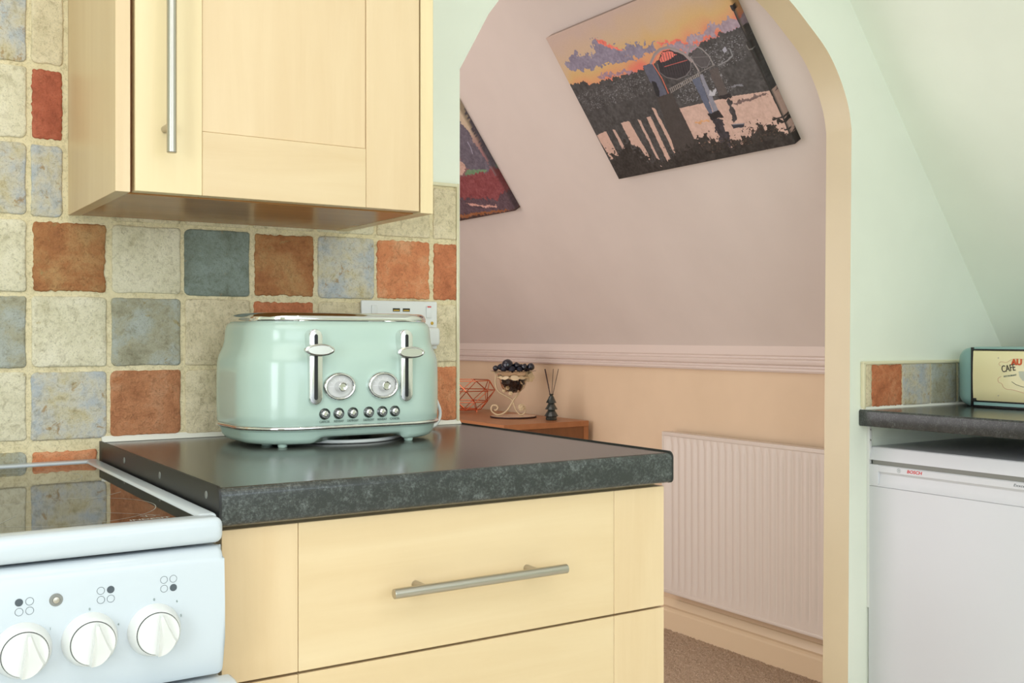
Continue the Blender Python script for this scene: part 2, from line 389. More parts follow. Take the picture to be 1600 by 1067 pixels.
# ---------------------------------------------------------------- wall tiles
TY = -.006
P = .1136; X0 = .2492; Z0 = .9094
struct('grout', bx(-.30, .984, TY, 0, .70, 1.249), M['grout'], wall_back)
struct('grout', bx(-.30, .3039, TY, 0, 1.249, 1.95), M['grout'], wall_back)
struct('grout', bx(.3039, .984, TY, 0, 1.249, 1.352), M['grout'], wall_back)
def tile(x0, x1, z0, z1, m, seed, style, ty=TY, parent=wall_back):
    r = random.Random(seed); w = x1-x0; h = z1-z0; cx, cz = (x0+x1)/2, (z0+z1)/2
    rag = {'rag': .0017, 'soft': .0007, 'cut': .0003}[style]; rad = {'rag': .0035, 'soft': .0065, 'cut': .002}[style]
    nseg = 14; pts = []
    cr = [min(rad*r.uniform(.5, 1.5), w*.3) for _ in range(4)]
    def side(ax, ay, bx_, by):
        out = []; L = math.hypot(bx_-ax, by-ay); k = max(4, int(L/(.0032 if style == 'rag' else .0055)))
        nxv, nyv = (by-ay)/L, -(bx_-ax)/L; ph = r.uniform(0, 99); bow = r.uniform(-.0008, .0016)
        for i in range(1, k):
            t = i/k; d = rag*(noise.noise((t*L*150+ph, ph, 0))*1.5+r.uniform(-.35, .35))-bow*math.sin(PI*t)
            out.append((ax+(bx_-ax)*t+nxv*d, ay+(by-ay)*t+nyv*d))
        return out
    hw, hh = w/2, h/2
    cs = [(hw-cr[0], -hh+cr[0], -PI/2, cr[0]), (hw-cr[1], hh-cr[1], 0, cr[1]), (-hw+cr[2], hh-cr[2], PI/2, cr[2]), (-hw+cr[3], -hh+cr[3], PI, cr[3])]
    arcs = []
    for c in cs: arcs.append([(c[0]+c[3]*math.cos(c[2]+PI/2*i/3), c[1]+c[3]*math.sin(c[2]+PI/2*i/3)) for i in range(4)])
    for i in range(4):
        pts += arcs[i]; a = arcs[i][-1]; b = arcs[(i+1) % 4][0]; pts += side(a[0], a[1], b[0], b[1])
    th = r.uniform(.0026, .0036); bmt = bmesh.new()
    def ring(s_in, y):
        out = []
        for px, pz in pts:
            out.append((cx+px*(1-s_in/hw), y, cz+pz*(1-s_in/hh)))
        return out
    rings = [ring(0, ty+.003), ring(0, ty-th+.0016), ring(.0010, ty-th+.0004), ring(.0032, ty-th)]
    for s in (min(.012, hw*.5, hh*.5), min(.026, hw*.75, hh*.75)):
        q = []
        for (x, y, z) in ring(s, 0): q.append((x, ty-th+noise.noise((x*70, z*70, seed))*.0009, z))
        rings.append(q)
    R = loft(bmt, rings, cap0=False, cap1=False)
    c = bmt.verts.new((cx, ty-th, cz)); L = R[-1]
    for i in range(len(L)): bmt.faces.new((L[i], L[(i+1) % len(L)], c))
    return obj('tile', bmt, m, parent, smooth=50, origin=(cx, ty, cz))
g = .0042
colx = [X0+P*(i-.0) for i in range(-5, 7)]+[.982]   # boundaries, index 5 -> X0
def bxs(i): return (X0+P*i, .984 if i == 6 else X0+P*(i+1))
layout = {-1: {-4: 't_cream', -3: 't_blue', -2: 't_cream', -1: 't_blue', 0: 't_orange'},
          0: {-4: 't_terra', -3: 't_beige', -2: 't_cream', -1: 't_cream', 0: 't_mix', 1: 't_brown2', 2: 't_beige', 3: 't_blue', 4: 't_cream', 5: 't_beige', 6: 't_orange'},
          1: {-4: 't_cream', -3: 't_brown', -2: 't_mix', -1: 't_blue', 0: 't_cream', 1: 't_blue', 2: 't_beige', 3: 't_terra', 4: 't_beige', 5: 't_cream', 6: 't_beige'},
          2: {-4: 't_beige', -3: 't_blue', -2: 't_terra', -1: 't_cream', 0: 't_brown', 1: 't_cream', 2: 't_teal', 3: 't_brown', 4: 't_mix', 5: 't_orange', 6: 't_terra'},
          3: {-4: 't_terra', -3: 't_cream', -2: 't_beige', -1: 't_mix', 0: 't_mix', 1: 't_beige', 2: 't_beige', 3: 't_beige', 4: 't_cream', 5: 't_beige', 6: 't_beige'},
          4: {-4: 't_cream', -3: 't_blue', -2: 't_brown', -1: 't_cream', 0: 't_red'},
          5: {-4: 't_beige', -3: 't_brown', -2: 't_cream', -1: 't_mix', 0: 't_beige'},
          6: {-4: 't_blue', -3: 't_cream', -2: 't_terra', -1: 't_cream', 0: 't_beige'},
          7: {-4: 't_cream', -3: 't_mix', -2: 't_beige', -1: 't_terra', 0: 't_blue'}}
M['t_brown2'] = tilemat('rust_tile', [(.28, (172, 106, 66)), (.5, (212, 144, 100)), (.75, (222, 172, 134))], 15, (196, 122, 74), .60, bump=1.0)
rr_ = random.Random(11); seed = 100
for row, d in layout.items():
    for c, key in d.items():
        seed += 1
        if c < -2: continue
        x0, x1 = bxs(c); z0 = Z0+P*row; z1 = z0+P
        if row == -1: z0 = .795; z1 = .905
        if c == 0 and row == -1: x1 = .350
        if row == 0: z0 = .914
        if row >= 3 and c == 0: x1 = .2995
        if row == 3 and c >= 1: z1 = 1.351
        if c == 6 and row == 3: x0 += 0
        dx, dz = rr_.uniform(-.0012, .0012), rr_.uniform(-.0012, .0012)
        brownish = key in ('t_terra', 't_brown', 't_orange', 't_red')
        a = g*(1.15 if brownish else .8)
        if c == 6: dx = 0
        tile(x0+a+dx, x1-(a if c != 6 else .001), z0+a+dz, z1-a+dz*.5, M[key], seed, 'rag' if brownish else 'soft')
# plastic edge trims and sealant
bm = bmesh.new(); prism(bm, [(.983, 0), (.983, -.0095), (.9855, -.0115), (.989, -.009), (.9895, 0)], .911, 1.3585, 'z'); struct('trim_2', bm, M['trim'])
bm = bmesh.new(); box(bm, .765, .987, -.011, 0, 1.352, 1.3585, .002); struct('trim_3', bm, M['trim'])
bm = bmesh.new(); prism(bm, [(0, .9105), (-.016, .9105), (-.010, .916), (-.006, .919), (0, .919)], .352, .990, 'x'); struct('trim_4', bm, M['sealant'])
# upstand behind the right worktop
struct('grout', bx(2.150, 2.735, TY, 0, .893, 1.004), M['grout'], wall_back)
for i, (a, b, key) in enumerate(((2.152, 2.173, 't_beige'), (2.177, 2.292, 't_terra'), (2.297, 2.408, 't_mix'), (2.413, 2.520, 't_blue'), (2.530, 2.640, 't_teal'), (2.645, 2.732, 't_cream'))):
    tile(a, b, .899, 1.003, M[key], 300+i, 'rag' if key == 't_terra' else 'cut')
bm = bmesh.new(); box(bm, 2.140, 2.735, -.011, 0, 1.003, 1.012, .003); box(bm, 2.140, 2.150, -.011, 0, .893, 1.010, .003); struct('trim_5', bm, M['trim'])
bm = bmesh.new(); prism(bm, [(0, .893), (-.010, .893), (-.006, .900), (0, .901)], 2.140, 2.735, 'x'); struct('trim_6', bm, M['sealant'])
bm = bmesh.new(); box(bm, 2.165, 2.174, -.008, 0, .40, .855, .001)
o = struct('trim_7', bm, M['white_plastic'])
for z in (.816, .842):
    bm = bmesh.new(); lathe(bm, (2.1695, -.008, z), (0, -1, 0), [(.0025, 0), (.002, .0008)], 12); obj('screw', bm, M['steel'], o)

# ---------------------------------------------------------------- worktop with the rounded front edge
def edge_profile(y0, y1, z0, z1, r=.009):
    """section in (y,z): rounded front at y0, square back at y1"""
    pts = [(y1, z0), (y1, z1)]
    for i in range(7): t = PI/2+PI/2*i/6; pts.append((y0+r+r*math.cos(t), z1-r+r*math.sin(t)))
    for i in range(5): t = PI+PI/2*i/4; pts.append((y0+r*.8+r*.8*math.cos(t), z0+r*.8+r*.8*math.sin(t)))
    return pts
wt = empty('worktop', (.67, -.3, .868), 'black speckled laminate worktop with the mint toaster on it, between cooker and arch', 'worktop')
bm = bmesh.new(); prism(bm, edge_profile(-.600, -.0, .868, .910), .352, .990, 'x')
for f in bm.faces:
    c = f.calc_center_median()
    if c.z < .909 or c.y < -.594: f.material_index = 1
o = obj('slab', bm, [M['top'], M['top_edge']], wt, smooth=40)
bm = bmesh.new(); prism(bm, edge_profile(-.6005, -.002, .8672, .9118), .3492, .352, 'x'); es = obj('end_strip', bm, M['black'], wt, smooth=40)
for y in (-.555, -.36, -.17):
    bm = bmesh.new(); lathe(bm, (.3492, y, .898), (-1, 0, 0), [(.0045, 0), (.0042, .0006), (.002, .0009)], 14); obj('screw', bm, M['fridge_grey'], es)
bm = bmesh.new(); prism(bm, edge_profile(-.6005, -.0, .8675, .9122), .990, .9925, 'x'); obj('end_strip', bm, M['dark'], wt, smooth=40)

# ---------------------------------------------------------------- base cabinet
bc = empty('base_cabinet', (.67, -.3, 0), 'maple drawer unit under the toaster worktop, right of the cooker', 'cabinet')
bm = bmesh.new(); box(bm, .355, .987, -.566, -.012, .10, .8665); obj('carcass', bm, M['maple_pale'], bc)
bm = bmesh.new(); box(bm, .355, .987, -.52, -.50, .0, .10); obj('plinth', bm, M['maple_x'], bc)
def t_bar(x0, x1, z, y, yf, parent, posts, r=.006, vertical=False):
    bm = bmesh.new()
    if not vertical:
        lathe(bm, (x0, y, z), (1, 0, 0), [(r-.0007, 0), (r, .0007), (r, x1-x0-.0007), (r-.0007, x1-x0)], 28)
        for px in posts: cyl(bm, (px, y+r*.6, z), (px, yf, z), .0047, 18)
    else:
        lathe(bm, (z, y, x0), (0, 0, 1), [(r-.0007, 0), (r, .0007), (r, x1-x0-.0007), (r-.0007, x1-x0)], 28)
        for pz in posts: cyl(bm, (z, y+r*.6, pz), (z, yf, pz), .0047, 18)
    return obj('handle', bm, M['steel'], parent, smooth=40)
def drawer(z0, z1):
    yf, yb = -.587, -.567
    d = obj('drawer', bx(.4440, .8970, yf, yb, z0, z1, bev=.0006, seg=1), M['maple_x'], bc)
    obj('stile', bx(.3562, .4434, yf, yb, z0, z1, bev=.0006, seg=1), M['maple_z'], d)
    obj('stile', bx(.8976, .9868, yf, yb, z0, z1, bev=.0006, seg=1), M['maple_z'], d)
    zc = z0+(.7745-.6945)*((z1-z0)/.168) if z1 > .8 else (z0+z1)/2
    t_bar(.5485, .7960, zc, -.617, yf, d, (.592, .7535))
    return d
drawer(.6945, .8625); drawer(.405, .6915); drawer(.115, .402)

# ---------------------------------------------------------------- wall cabinet
wc = empty('wall_cabinet', (.533, -.16, 1.258), 'maple wall cabinet with long steel bar handle above the toaster', 'cabinet')
x0c, x1c, zc0, zc1 = .3041, .7625, 1.2575, 1.98
obj('side_panel', bx(x0c, .3225, -.321, -.0005, zc0, zc1, bev=.0006, seg=1), M['maple_z'], wc)
obj('side_panel', bx(.7415, x1c, -.321, -.0005, zc0, zc1, bev=.0006, seg=1), M['maple_pale'], wc)
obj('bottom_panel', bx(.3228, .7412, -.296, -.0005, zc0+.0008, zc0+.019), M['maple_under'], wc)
obj('top_panel', bx(.3228, .7412, -.296, -.0005, zc1-.018, zc1), M['maple_x'], wc)
obj('back_panel', bx(.3228, .7412, -.006, -.0005, zc0+.019, zc1-.018), M['maple_x'], wc)
obj('gap_lining', bx(.3226, .7414, -.299, -.297, zc0+.004, zc1-.002), M['maple_gap'], wc)
D = obj('door', bx(.4150, .6520, -.3185, -.302, 1.3455, 1.900, bev=.0005, seg=1), M['maple_z'], wc)
obj('stile', bx(.3282, .4144, -.321, -.3005, 1.2598, 1.976, bev=.0007, seg=1), M['maple_pale'], D)
obj('stile', bx(.6526, .7388, -.321, -.3005, 1.2598, 1.976, bev=.0007, seg=1), M['maple_z'], D)
obj('rail', bx(.4148, .6522, -.3205, -.3005, 1.2598, 1.3450, bev=.0007, seg=1), M['maple_x'], D)
obj('rail', bx(.4148, .6522, -.3205, -.3005, 1.9005, 1.976, bev=.0007, seg=1), M['maple_x'], D)
t_bar(1.3070, 1.640, .3655, -.3545, -.321, D, (1.342, 1.605), r=.0062, vertical=True)

# ---------------------------------------------------------------- cooker
ck = empty('cooker', (.05, -.33, 0), 'white freestanding electric cooker with ceramic hob left of the drawers', 'cooker')
XL_ = -.25; XR_ = .3450
obj('body', bx(XL_+.004, XR_-.003, -.60, -.02, .03, .850, bev=.003), M['white'], ck)
bm = bmesh.new()
# hob surround: front bar, side bars, back bar with soft edges
box(bm, XL_, XR_, -.632, -.598, .8580, .8850, .0085, 4)
box(bm, .3225, XR_, -.610, -.030, .8580, .8862, .005, 3); box(bm, XL_, XL_+.0225, -.610, -.030, .858, .8862, .005, 3)
box(bm, XL_, XR_, -.042, -.012, .858, .8862, .005, 3)
hs = obj('hob_surround', bm, M['white'], ck, smooth=40)
gl = obj('hob_glass', bx(XL_+.020, .3228, -.600, -.040, .874, .8838), M['hob'], ck)
def flat_ring(bm, cx, cy, r, w, z, a0=0, a1=2*PI, n=64):
    v = []
    for i in range(n+1):
        t = a0+(a1-a0)*i/n; v.append((bm.verts.new((cx+(r-w)*math.cos(t), cy+(r-w)*math.sin(t), z)), bm.verts.new((cx+(r+w)*math.cos(t), cy+(r+w)*math.sin(t), z))))
    for a, b in zip(v, v[1:]): bm.faces.new((a[0], a[1], b[1], b[0]))
for cx_, cy_, r_ in ((.213, -.495, .094), (.213, -.19, .075), (-.10, -.495, .075), (-.10, -.19, .094)):
    bm = bmesh.new(); flat_ring(bm, cx_, cy_, r_, .0004, .88392); obj('burner_ring', bm, M['print_hob'], gl)
for x0, y0, x1, y1, w in ((.2478, -.4326, .2975, -.381, .0007), (.2386, -.5169, .2934, -.5769, .0006), (.2543, -.2444, .2831, -.2704, .0007), (.2647, -.1508, .2916, -.1264, .0007), (.14, -.55, .165, -.50, .0007)):
    bm = bmesh.new(); d = Vector((x1-x0, y1-y0, 0)).normalized(); q = Vector((-d.y, d.x, 0))*w
    a, b = Vector((x0, y0, .88394)), Vector((x1, y1, .88394)); bm.faces.new([bm.verts.new(p) for p in (a-q*.3, b-q*.3, b+q, a+q)])
    obj('hob_streak', bm, M['print_hob'], gl)  # thin pale streaks drawn flat on the hob glass
text('lettering', 'INDESIT', .0085, (.279, -.5935, .88392), (0, 0, 0), M['print_hob'], gl, ext=.00001, sx=1.35, bold=.0002)
bm = bmesh.new(); flat_ring(bm, .2815, -.575, .0045, .0004, .88393, .5, PI-.3, 20); flat_ring(bm, .2815, -.575, .0045, .0004, .88393, PI+.5, 2*PI-.3, 20)
box(bm, .2803, .2808, -.579, -.571, .8838, .88393)
for v in bm.verts: v.co.x = .2815+(v.co.x-.2815)*1.7
obj('emblem', bm, M['print_hob'], gl)
# control panel, soft top edge
prof = [(-.60, .7225), (-.632, .7235), (-.6345, .728), (-.6362, .76), (-.6360, .80), (-.6345, .832)]
for i in range(7): t = PI*1.0-PI/2*i/6; prof.append((-.6215+.0125*math.cos(t), .8425+.0125*math.sin(t)))
prof += [(-.60, .855)]
bm = bmesh.new(); prism(bm, prof, XL_, XR_-.0008, 'x', bev=.006)
cp = obj('control_panel', bm, M['white'], ck, smooth=50)
def panel_y(z): return -.6362 if z < .76 else (-.6362+(z-.76)/.04*.0002 if z < .80 else -.6360+(z-.80)/.032*.0015)
def knob(x, z, turned=0):
    y = panel_y(z); k = bmesh.new()
    lathe(k, (x, y+.001, z), (0, -1, 0), [(.0262, 0), (.0258, .003), (.0238, .010), (.0222, .0155), (.0212, .0168), (.0206, .0168)], 48)
    kb = obj('knob', k, M['white_plastic'], cp, smooth=35)
    k = bmesh.new(); lathe(k, (x, y-.0155, z), (0, -1, 0), [(.0209, 0), (.0209, .0012)], 48); obj('ring', k, M['dark'], kb)
    kb2 = bmesh.new(); lathe(kb2, (x, y-.0155, z), (0, -1, 0), [(.0203, 0), (.0203, .0030), (.0196, .0040), (.0, .0046)], 48)
    # wedge grip: a lens that rises to the right and falls off sharply on the left
    pts = []; hgt = []
    for i in range(11): t = i/10; pts.append((.0010-.0055*t, .0196-.0393*t)); hgt.append(.0090+.0030*math.sin(PI*min(1, t*1.1)*.5))
    for i in range(1, 10): a = math.radians(-103+76*i/9); pts.append((.0203*math.cos(a), .0203*math.sin(a))); hgt.append(.0105-.0050*i/9)
    for i in range(1, 9): t = i/8; pts.append((.0181-.0140*t**.85, -.0092+.0288*t)); hgt.append(.0055+.0035*t)
    A = [kb2.verts.new((x+a, y-.0185, z+b)) for a, b in pts]; B = [kb2.verts.new((x+a*.93-.0002, y-.0185-h*.5, z+b*.985)) for (a, b), h in zip(pts, hgt)]
    C_ = [kb2.verts.new((x+a*.84-.0006, y-.0185-h, z+b*.95)) for (a, b), h in zip(pts, hgt)]
    q = len(pts); kb2.faces.new(A[::-1]); cc = kb2.verts.new((x+.002, y-.0185-.0088, z-.006))
    for i in range(q):
        j = (i+1) % q; kb2.faces.new((A[i], A[j], B[j], B[i])); kb2.faces.new((B[i], B[j], C_[j], C_[i])); kb2.faces.new((C_[i], C_[j], cc))
    if turned: bmesh.ops.rotate(kb2, verts=kb2.verts, cent=(x, y, z), matrix=Matrix.Rotation(turned, 3, 'Y'))
    cap = obj('grip', kb2, M['white_plastic'], kb, smooth=40)
    return kb
XS = (.2725, .2115, .1517, .091, .031, -.03)
for i, x in enumerate(XS): knob(x, .7795 if i != 2 else .7785, (-.04, 0, .03, 0, 0, 0)[i])
def icon(x, z, filled):
    k = bmesh.new()
    for i, (dx, dz) in enumerate(((-1, 1), (1, 1), (-1, -1), (1, -1))):
        c = (x+dx*.0046, z+dz*.0044)
        if i == filled:
            f = k.faces.new([k.verts.new((p[0], panel_y(p[1])-.0002, p[1])) for p in ellipse(c[0], c[1], .0036, .0036, 24)])
        else:
            o_, i_ = ellipse(c[0], c[1], .0037, .0037, 28), ellipse(c[0], c[1], .0033, .0033, 28)
            O_ = [k.verts.new((p[0], panel_y(p[1])-.0002, p[1])) for p in o_]; I_ = [k.verts.new((p[0], panel_y(p[1])-.0002, p[1])) for p in i_]
            for j in range(28): k.faces.new((O_[j], O_[(j+1) % 28], I_[(j+1) % 28], I_[j]))
    obj('icon', k, M['print_grey'], cp)
icon(.1535, .8190, 0); icon(.2265, .8205, 1); icon(.2870, .8235, 3)
k = bmesh.new(); lathe(k, (.1813, panel_y(.8215), .8215), (0, -1, 0), [(.0062, 0), (.0058, .0008), (.0035, .0010)], 24); lb = obj('button', k, M['fridge_grey'], cp, smooth=40)
k = bmesh.new(); lathe(k, (.1813, panel_y(.8215)-.0008, .8215), (0, -1, 0), [(.0034, 0), (.0030, .0012), (.0, .0016)], 20); obj('lamp', k, M['steel'], lb, smooth=40)
for s, x, z in (('0', .2725, .8095), ('6', .2950, .8050), ('5', .2990, .7900), ('0', .2115, .8085), ('4', .2380, .7900), ('1', .1760, .7950)):
    text('numeral', s, .0036, (x, panel_y(z)-.0003, z), FRONT, M['print_pale'], cp, ext=.0001)
# oven door with the swept handle lip
dr = obj('oven_door', bx(XL_+.002, XR_-.001, -.632, -.600, .16, .7185, bev=.004), M['white'], ck, smooth=40)
obj('door_glass', bx(XL_+.07, XR_-.07, -.6335, -.630, .25, .62), M['hob'], dr)
bm = bmesh.new()
prof = [(-.628, .7195), (-.645, .7188), (-.657, .7155), (-.6615, .7105), (-.658, .706), (-.648, .7035), (-.628, .7020)]
prism(bm, prof, XL_-.002, .3535, 'x', bev=.004); obj('handle', bm, M['white'], dr, smooth=50)
obj('storage_drawer', bx(XL_+.002, XR_-.001, -.630, -.600, .035, .155, bev=.004), M['white'], ck, smooth=40)

# ---------------------------------------------------------------- toaster
ts = empty('toaster', (.669, -.150, .910), 'mint green four slot retro toaster with chrome levers on the black worktop', 'toaster')
TX, TYc = .6675, -.150
def rrect(a, b, r, z, n=14, dy=0):
    r = min(r, a-.001, b-.001); out = []
    for cx, cy, s in ((a-r, -b+r, -PI/2), (a-r, b-r, 0), (-a+r, b-r, PI/2), (-a+r, -b+r, PI)):
        for i in range(n+1):
            t = s+PI/2*i/n; out.append((TX+cx+r*math.cos(t), TYc+dy+cy+r*math.sin(t), z))
        if n == 30 and s in (0, PI):            # extra points along the long sides
            sg = 1 if s == 0 else -1; out += [(TX+cx-sg*(2*(a-r))*q/28, out[-1][1], z) for q in range(1, 28)] if s == 0 else []
    if n == 30: out += [(TX-(a-r)+(2*(a-r))*q/28, TYc+dy-b, z) for q in range(1, 28)]
    return out
HA, HB, HR = .1665, .1170, .082
def ring(z, ins): return rrect(HA-ins, HB-ins, max(HR-ins, .01), z)
bm = bmesh.new()
prof = [(.9418, .0025), (.9440, .0010), (.958, .0003), (.985, .0), (1.010, .0002), (1.028, .0006), (1.036, .0014), (1.043, .0032), (1.050, .0062), (1.057, .0092), (1.064, .0112), (1.072, .0122), (1.082, .0130), (1.088, .0142), (1.0925, .0168), (1.095, .0205), (1.0955, .026)]
loft(bm, [ring(z, i) for z, i in prof]); body = obj('body', bm, M['mint'], ts, smooth=60)
bm = bmesh.new(); loft(bm, [ring(z, i) for z, i in ((.9360, .0030), (.9363, .0004), (.9374, -.0012), (.9392, -.0018), (.9408, -.0010), (.9421, .0006), (.9423, .004))]); obj('chrome_band', bm, M['chrome'], ts, smooth=60)
bm = bmesh.new(); loft(bm, [ring(z, i) for z, i in ((1.0945, .0215), (1.0960, .0195), (1.1010, .0195), (1.1050, .0215), (1.1078, .0255), (1.1085, .031))])
tp = obj('top_plate', bm, M['chrome'], ts, smooth=60)
for sx_ in (-1, 1):
    for sy_ in (-1, 1):
        bm = bmesh.new(); prism(bm, [(TX+sx_*.068+b, TYc+sy_*.034+a) for a, b in stadium(0, 0, .013, .056, 6)], 1.1083, 1.1088, 'z')
        obj('slot', bm, M['black'], tp)
# skirt with the raised middle between the feet
bm = bmesh.new(); base = ring(.9426, .0040); low = ring(.930, .0085); bot = []
def low_z(x):
    d = x-TX
    a = min(1, max(0, (d+.078)/.022)); b = min(1, max(0, (.090-d)/.014)); s = lambda t: t*t*(3-2*t)
    return .9150+.0088*s(a)*s(b)
def bring(ins, sx_, sy_, f):
    return [(TX+(p[0]-TX)*sx_, TYc+(p[1]-TYc)*sy_, low_z(p[0])+f*(.933-low_z(p[0]))) for p in rrect(HA-ins, HB-ins, HR-ins, 0, n=30)]
mid = bring(.0065, .985, .985, .45); bot = bring(.0065, .955, .955, .12); bot2 = bring(.0065, .92, .92, 0.0)
loft(bm, [rrect(HA-i, HB-i, HR-i, z, n=30) for z, i in ((.9366, .0020), (.9350, .0028), (.9342, .0050), (.9332, .0058))]+[mid, bot, bot2]); obj('base', bm, M['mint_plastic'], ts, smooth=45)
for fx, fy, fr in ((.5575, -.236, .0068), (.5500, -.192, .0082), (.7610, -.243, .0068), (.7700, -.065, .0082)):
    bm = bmesh.new(); lathe(bm, (fx, fy, .9102), (0, 0, 1), [(fr*.86, 0), (fr, .0012), (fr*1.08, .009)], 20); obj('foot', bm, M['mint_plastic'], ts, smooth=40)
YF = TYc-HB   # front face plane
def lever(x, zk, gx):
    bm = bmesh.new(); prism(bm, stadium(x, 1.0285, .0100, .0550, 12), YF-.0065, YF+.022, 'y', bev=.0015)
    pl = obj('lever_track', bm, M['chrome_satin'], ts, smooth=40)
    bm = bmesh.new(); prism(bm, stadium(x, 1.0285, .0027, .0480, 8), YF-.0072, YF-.0060, 'y'); obj('slot', bm, M['black'], pl)
    bm = bmesh.new(); rings = []
    for a, b, y in ((.006, .003, YF-.004), (.0075, .0035, YF-.012), (.0195, .0070, YF-.0135), (.0232, .0092, YF-.0165), (.0238, .0094, YF-.0195), (.0228, .0086, YF-.0225), (.0195, .0068, YF-.0240), (.0188, .0062, YF-.0234)):
        rings.append([(p[0], y, p[1]) for p in ellipse(x+.0, zk, a, b, 40)])
    loft(bm, rings); obj('lever', bm, M['chrome_satin'], pl, smooth=35)
lever(.5945, 1.0535, 0); lever(.7425, 1.0490, 0)
def dial(x, z):
    bm = bmesh.new(); ringprism(bm, x, z, .0190, .0150, .0264, .0214, YF-.0065, YF+.001, 48)
    rg = obj('dial', bm, M['chrome'], ts, smooth=60)
    bm = bmesh.new(); prism(bm, ellipse(x, z, .0206, .0164, 40), YF-.0015, YF+.001, 'y'); fc = obj('dial_face', bm, M['dial'], rg)
    bm = bmesh.new()
    for i in range(7):
        t = PI*i/6; c, s_ = math.cos(t), math.sin(t); a = Vector((x+.0125*c, YF-.0017, z+.0100*s_)); b = Vector((x+.0165*c, YF-.0017, z+.0132*s_)); q = Vector((-s_, 0, c))*.00022
        bm.faces.new([bm.verts.new(p) for p in (a-q, b-q, b+q, a+q)])
    box(bm, x-.0165, x-.009, YF-.0018, YF-.0016, z-.0002, z+.0002)
    obj('marks', bm, M['window_white'], rg)
    bm = bmesh.new(); lathe(bm, (x, YF-.001, z), (0, -1, 0), [(.0082, 0), (.0076, .003), (.0066, .010), (.0066, .0135), (.0058, .0142), (.0048, .0134), (0.0001, .0130)], 32)
    obj('knob', bm, M['chrome'], rg, smooth=30)
dial(.6335, .9990); dial(.7045, .9990)
for x, s_ in ((.6105, 'CANCEL'), (.6328, 'REHEAT'), (.6555, 'DEFROST'), (.6815, 'DEFROST'), (.7038, 'REHEAT'), (.7250, 'CANCEL')):
    bm = bmesh.new(); lathe(bm, (x, YF+.001, .9592), (0, -1, 0), [(.0084, 0), (.0084, .0022), (.0072, .0032), (.0058, .0022)], 28); b_ = obj('button', bm, M['bottle'], ts, smooth=40)
    bm = bmesh.new(); lathe(bm, (x, YF-.0008, .9592), (0, -1, 0), [(.0056, 0), (.0056, .0016), (.0044, .0034), (.0028, .0040), (.0022, .0030), (.0, .0030)], 24); obj('cap', bm, M['chrome'], b_, smooth=40)
    text('lettering', s_, .0044, (x, YF-.0006, .9476), FRONT, M['print_pale'], ts, ext=.0001, bold=.00010)
pts = catmull([(.800, -.035, .965), (.850, -.050, .985), (.888, -.075, .977), (.9055, -.080, .950), (.906, -.082, .929), (.888, -.090, .9155), (.840, -.105, .9140), (.800, -.150, .9140), (.760, -.205, .9135), (.715, -.237, .9135), (.665, -.240, .9135), (.620, -.215, .9140), (.590, -.170, .9145), (.600, -.110, .9145)], 8)
bm = bmesh.new(); tube(bm, pts, .0030, 10); obj('power_cord', bm, M['white_plastic'], ts, smooth=60)

# ---------------------------------------------------------------- double socket with USB ports and plug
sk = empty('wall_socket', (.862, TY-.001, 1.094), 'white double wall socket with two USB ports behind the toaster', 'socket')
SY = -.0155
obj('face_plate', bx(.786, .9385, SY, TY-.0035, 1.050, 1.1375, bev=.0025, seg=2), M['white_plastic'], sk, smooth=40)
obj('back_box', bx(.789, .9355, TY-.0036, TY+.002, 1.053, 1.1345), M['white_plastic'], sk)
for x in (.8105, .9205):
    r_ = obj('rocker_switch', bx(x-.0055, x+.0055, SY-.0022, SY+.001, 1.107, 1.1290, bev=.001), M['white_plastic'], sk, smooth=40)
    if x > .9: obj('red_marking', bx(x-.004, x+.004, SY-.0024, SY-.0021, 1.1262, 1.1285), M['print_red'], r_)
for x in (.8545, .8745):
    u_ = obj('usb_port', bx(x-.0072, x+.0072, SY-.0003, SY+.001, 1.1180, 1.1240), M['black'], sk); obj('tongue', bx(x-.006, x+.006, SY-.0005, SY, 1.1190, 1.1212), M['brass'], u_)
bm = bmesh.new(); lathe(bm, (.9275, SY, 1.0975), (0, -1, 0), [(.0032, 0), (.0028, .0008), (.0001, .0011)], 16); obj('screw', bm, M['brass'], sk, smooth=40)
pg = empty('plug', (.905, SY-.010, 1.07), 'white mains plug pushed into the right half of the double socket', 'plug')
obj('plug_body', bx(.888, .933, SY-.024, SY-.0003, 1.0560, 1.0900, bev=.007, seg=3), M['white_plastic'], pg, smooth=50)
bm = bmesh.new(); tube(bm, catmull([(.908, SY-.012, 1.057), (.905, SY-.013, 1.035), (.893, -.026, 1.00), (.875, -.026, .96), (.850, -.024, .925)], 6), .0028, 8); obj('flex', bm, M['white_plastic'], pg, smooth=60)

# ---------------------------------------------------------------- right worktop, fridge, bread bin
prof = [(2.135, .853), (2.133, .857), (2.133, .889), (2.137, .893), (2.737, .893), (2.737, .853)]
w2 = empty('worktop', (2.43, -.6, .853), 'black speckled worktop over the white fridge, right of the arch', 'worktop')
bm = bmesh.new(); prism(bm, [(a+.002, b) for a, b in prof], -1.25, -.0005, 'y')
for f in bm.faces:
    c = f.calc_center_median()
    if c.z < .892: f.material_index = 1
obj('slab', bm, [M['top'], M['top_edge']], w2, smooth=35)
fr = empty('fridge', (2.44, -.29, 0), 'white undercounter fridge with red lettering, beneath the right worktop', 'fridge')
FY0, FY1 = -.565, -.004
obj('cabinet', bx(2.205, 2.715, FY0+.002, FY1, .03, .757, bev=.003), M['fridge'], fr)
bm = bmesh.new(); prism(bm, [(2.166, .7685), (2.1685, .780), (2.176, .7985), (2.179, .8005), (2.712, .8005), (2.712, .760), (2.20, .760), (2.20, .767)], FY0, FY1+.0005, 'y', bev=.001); obj('top_cover', bm, M['fridge'], fr, smooth=30)
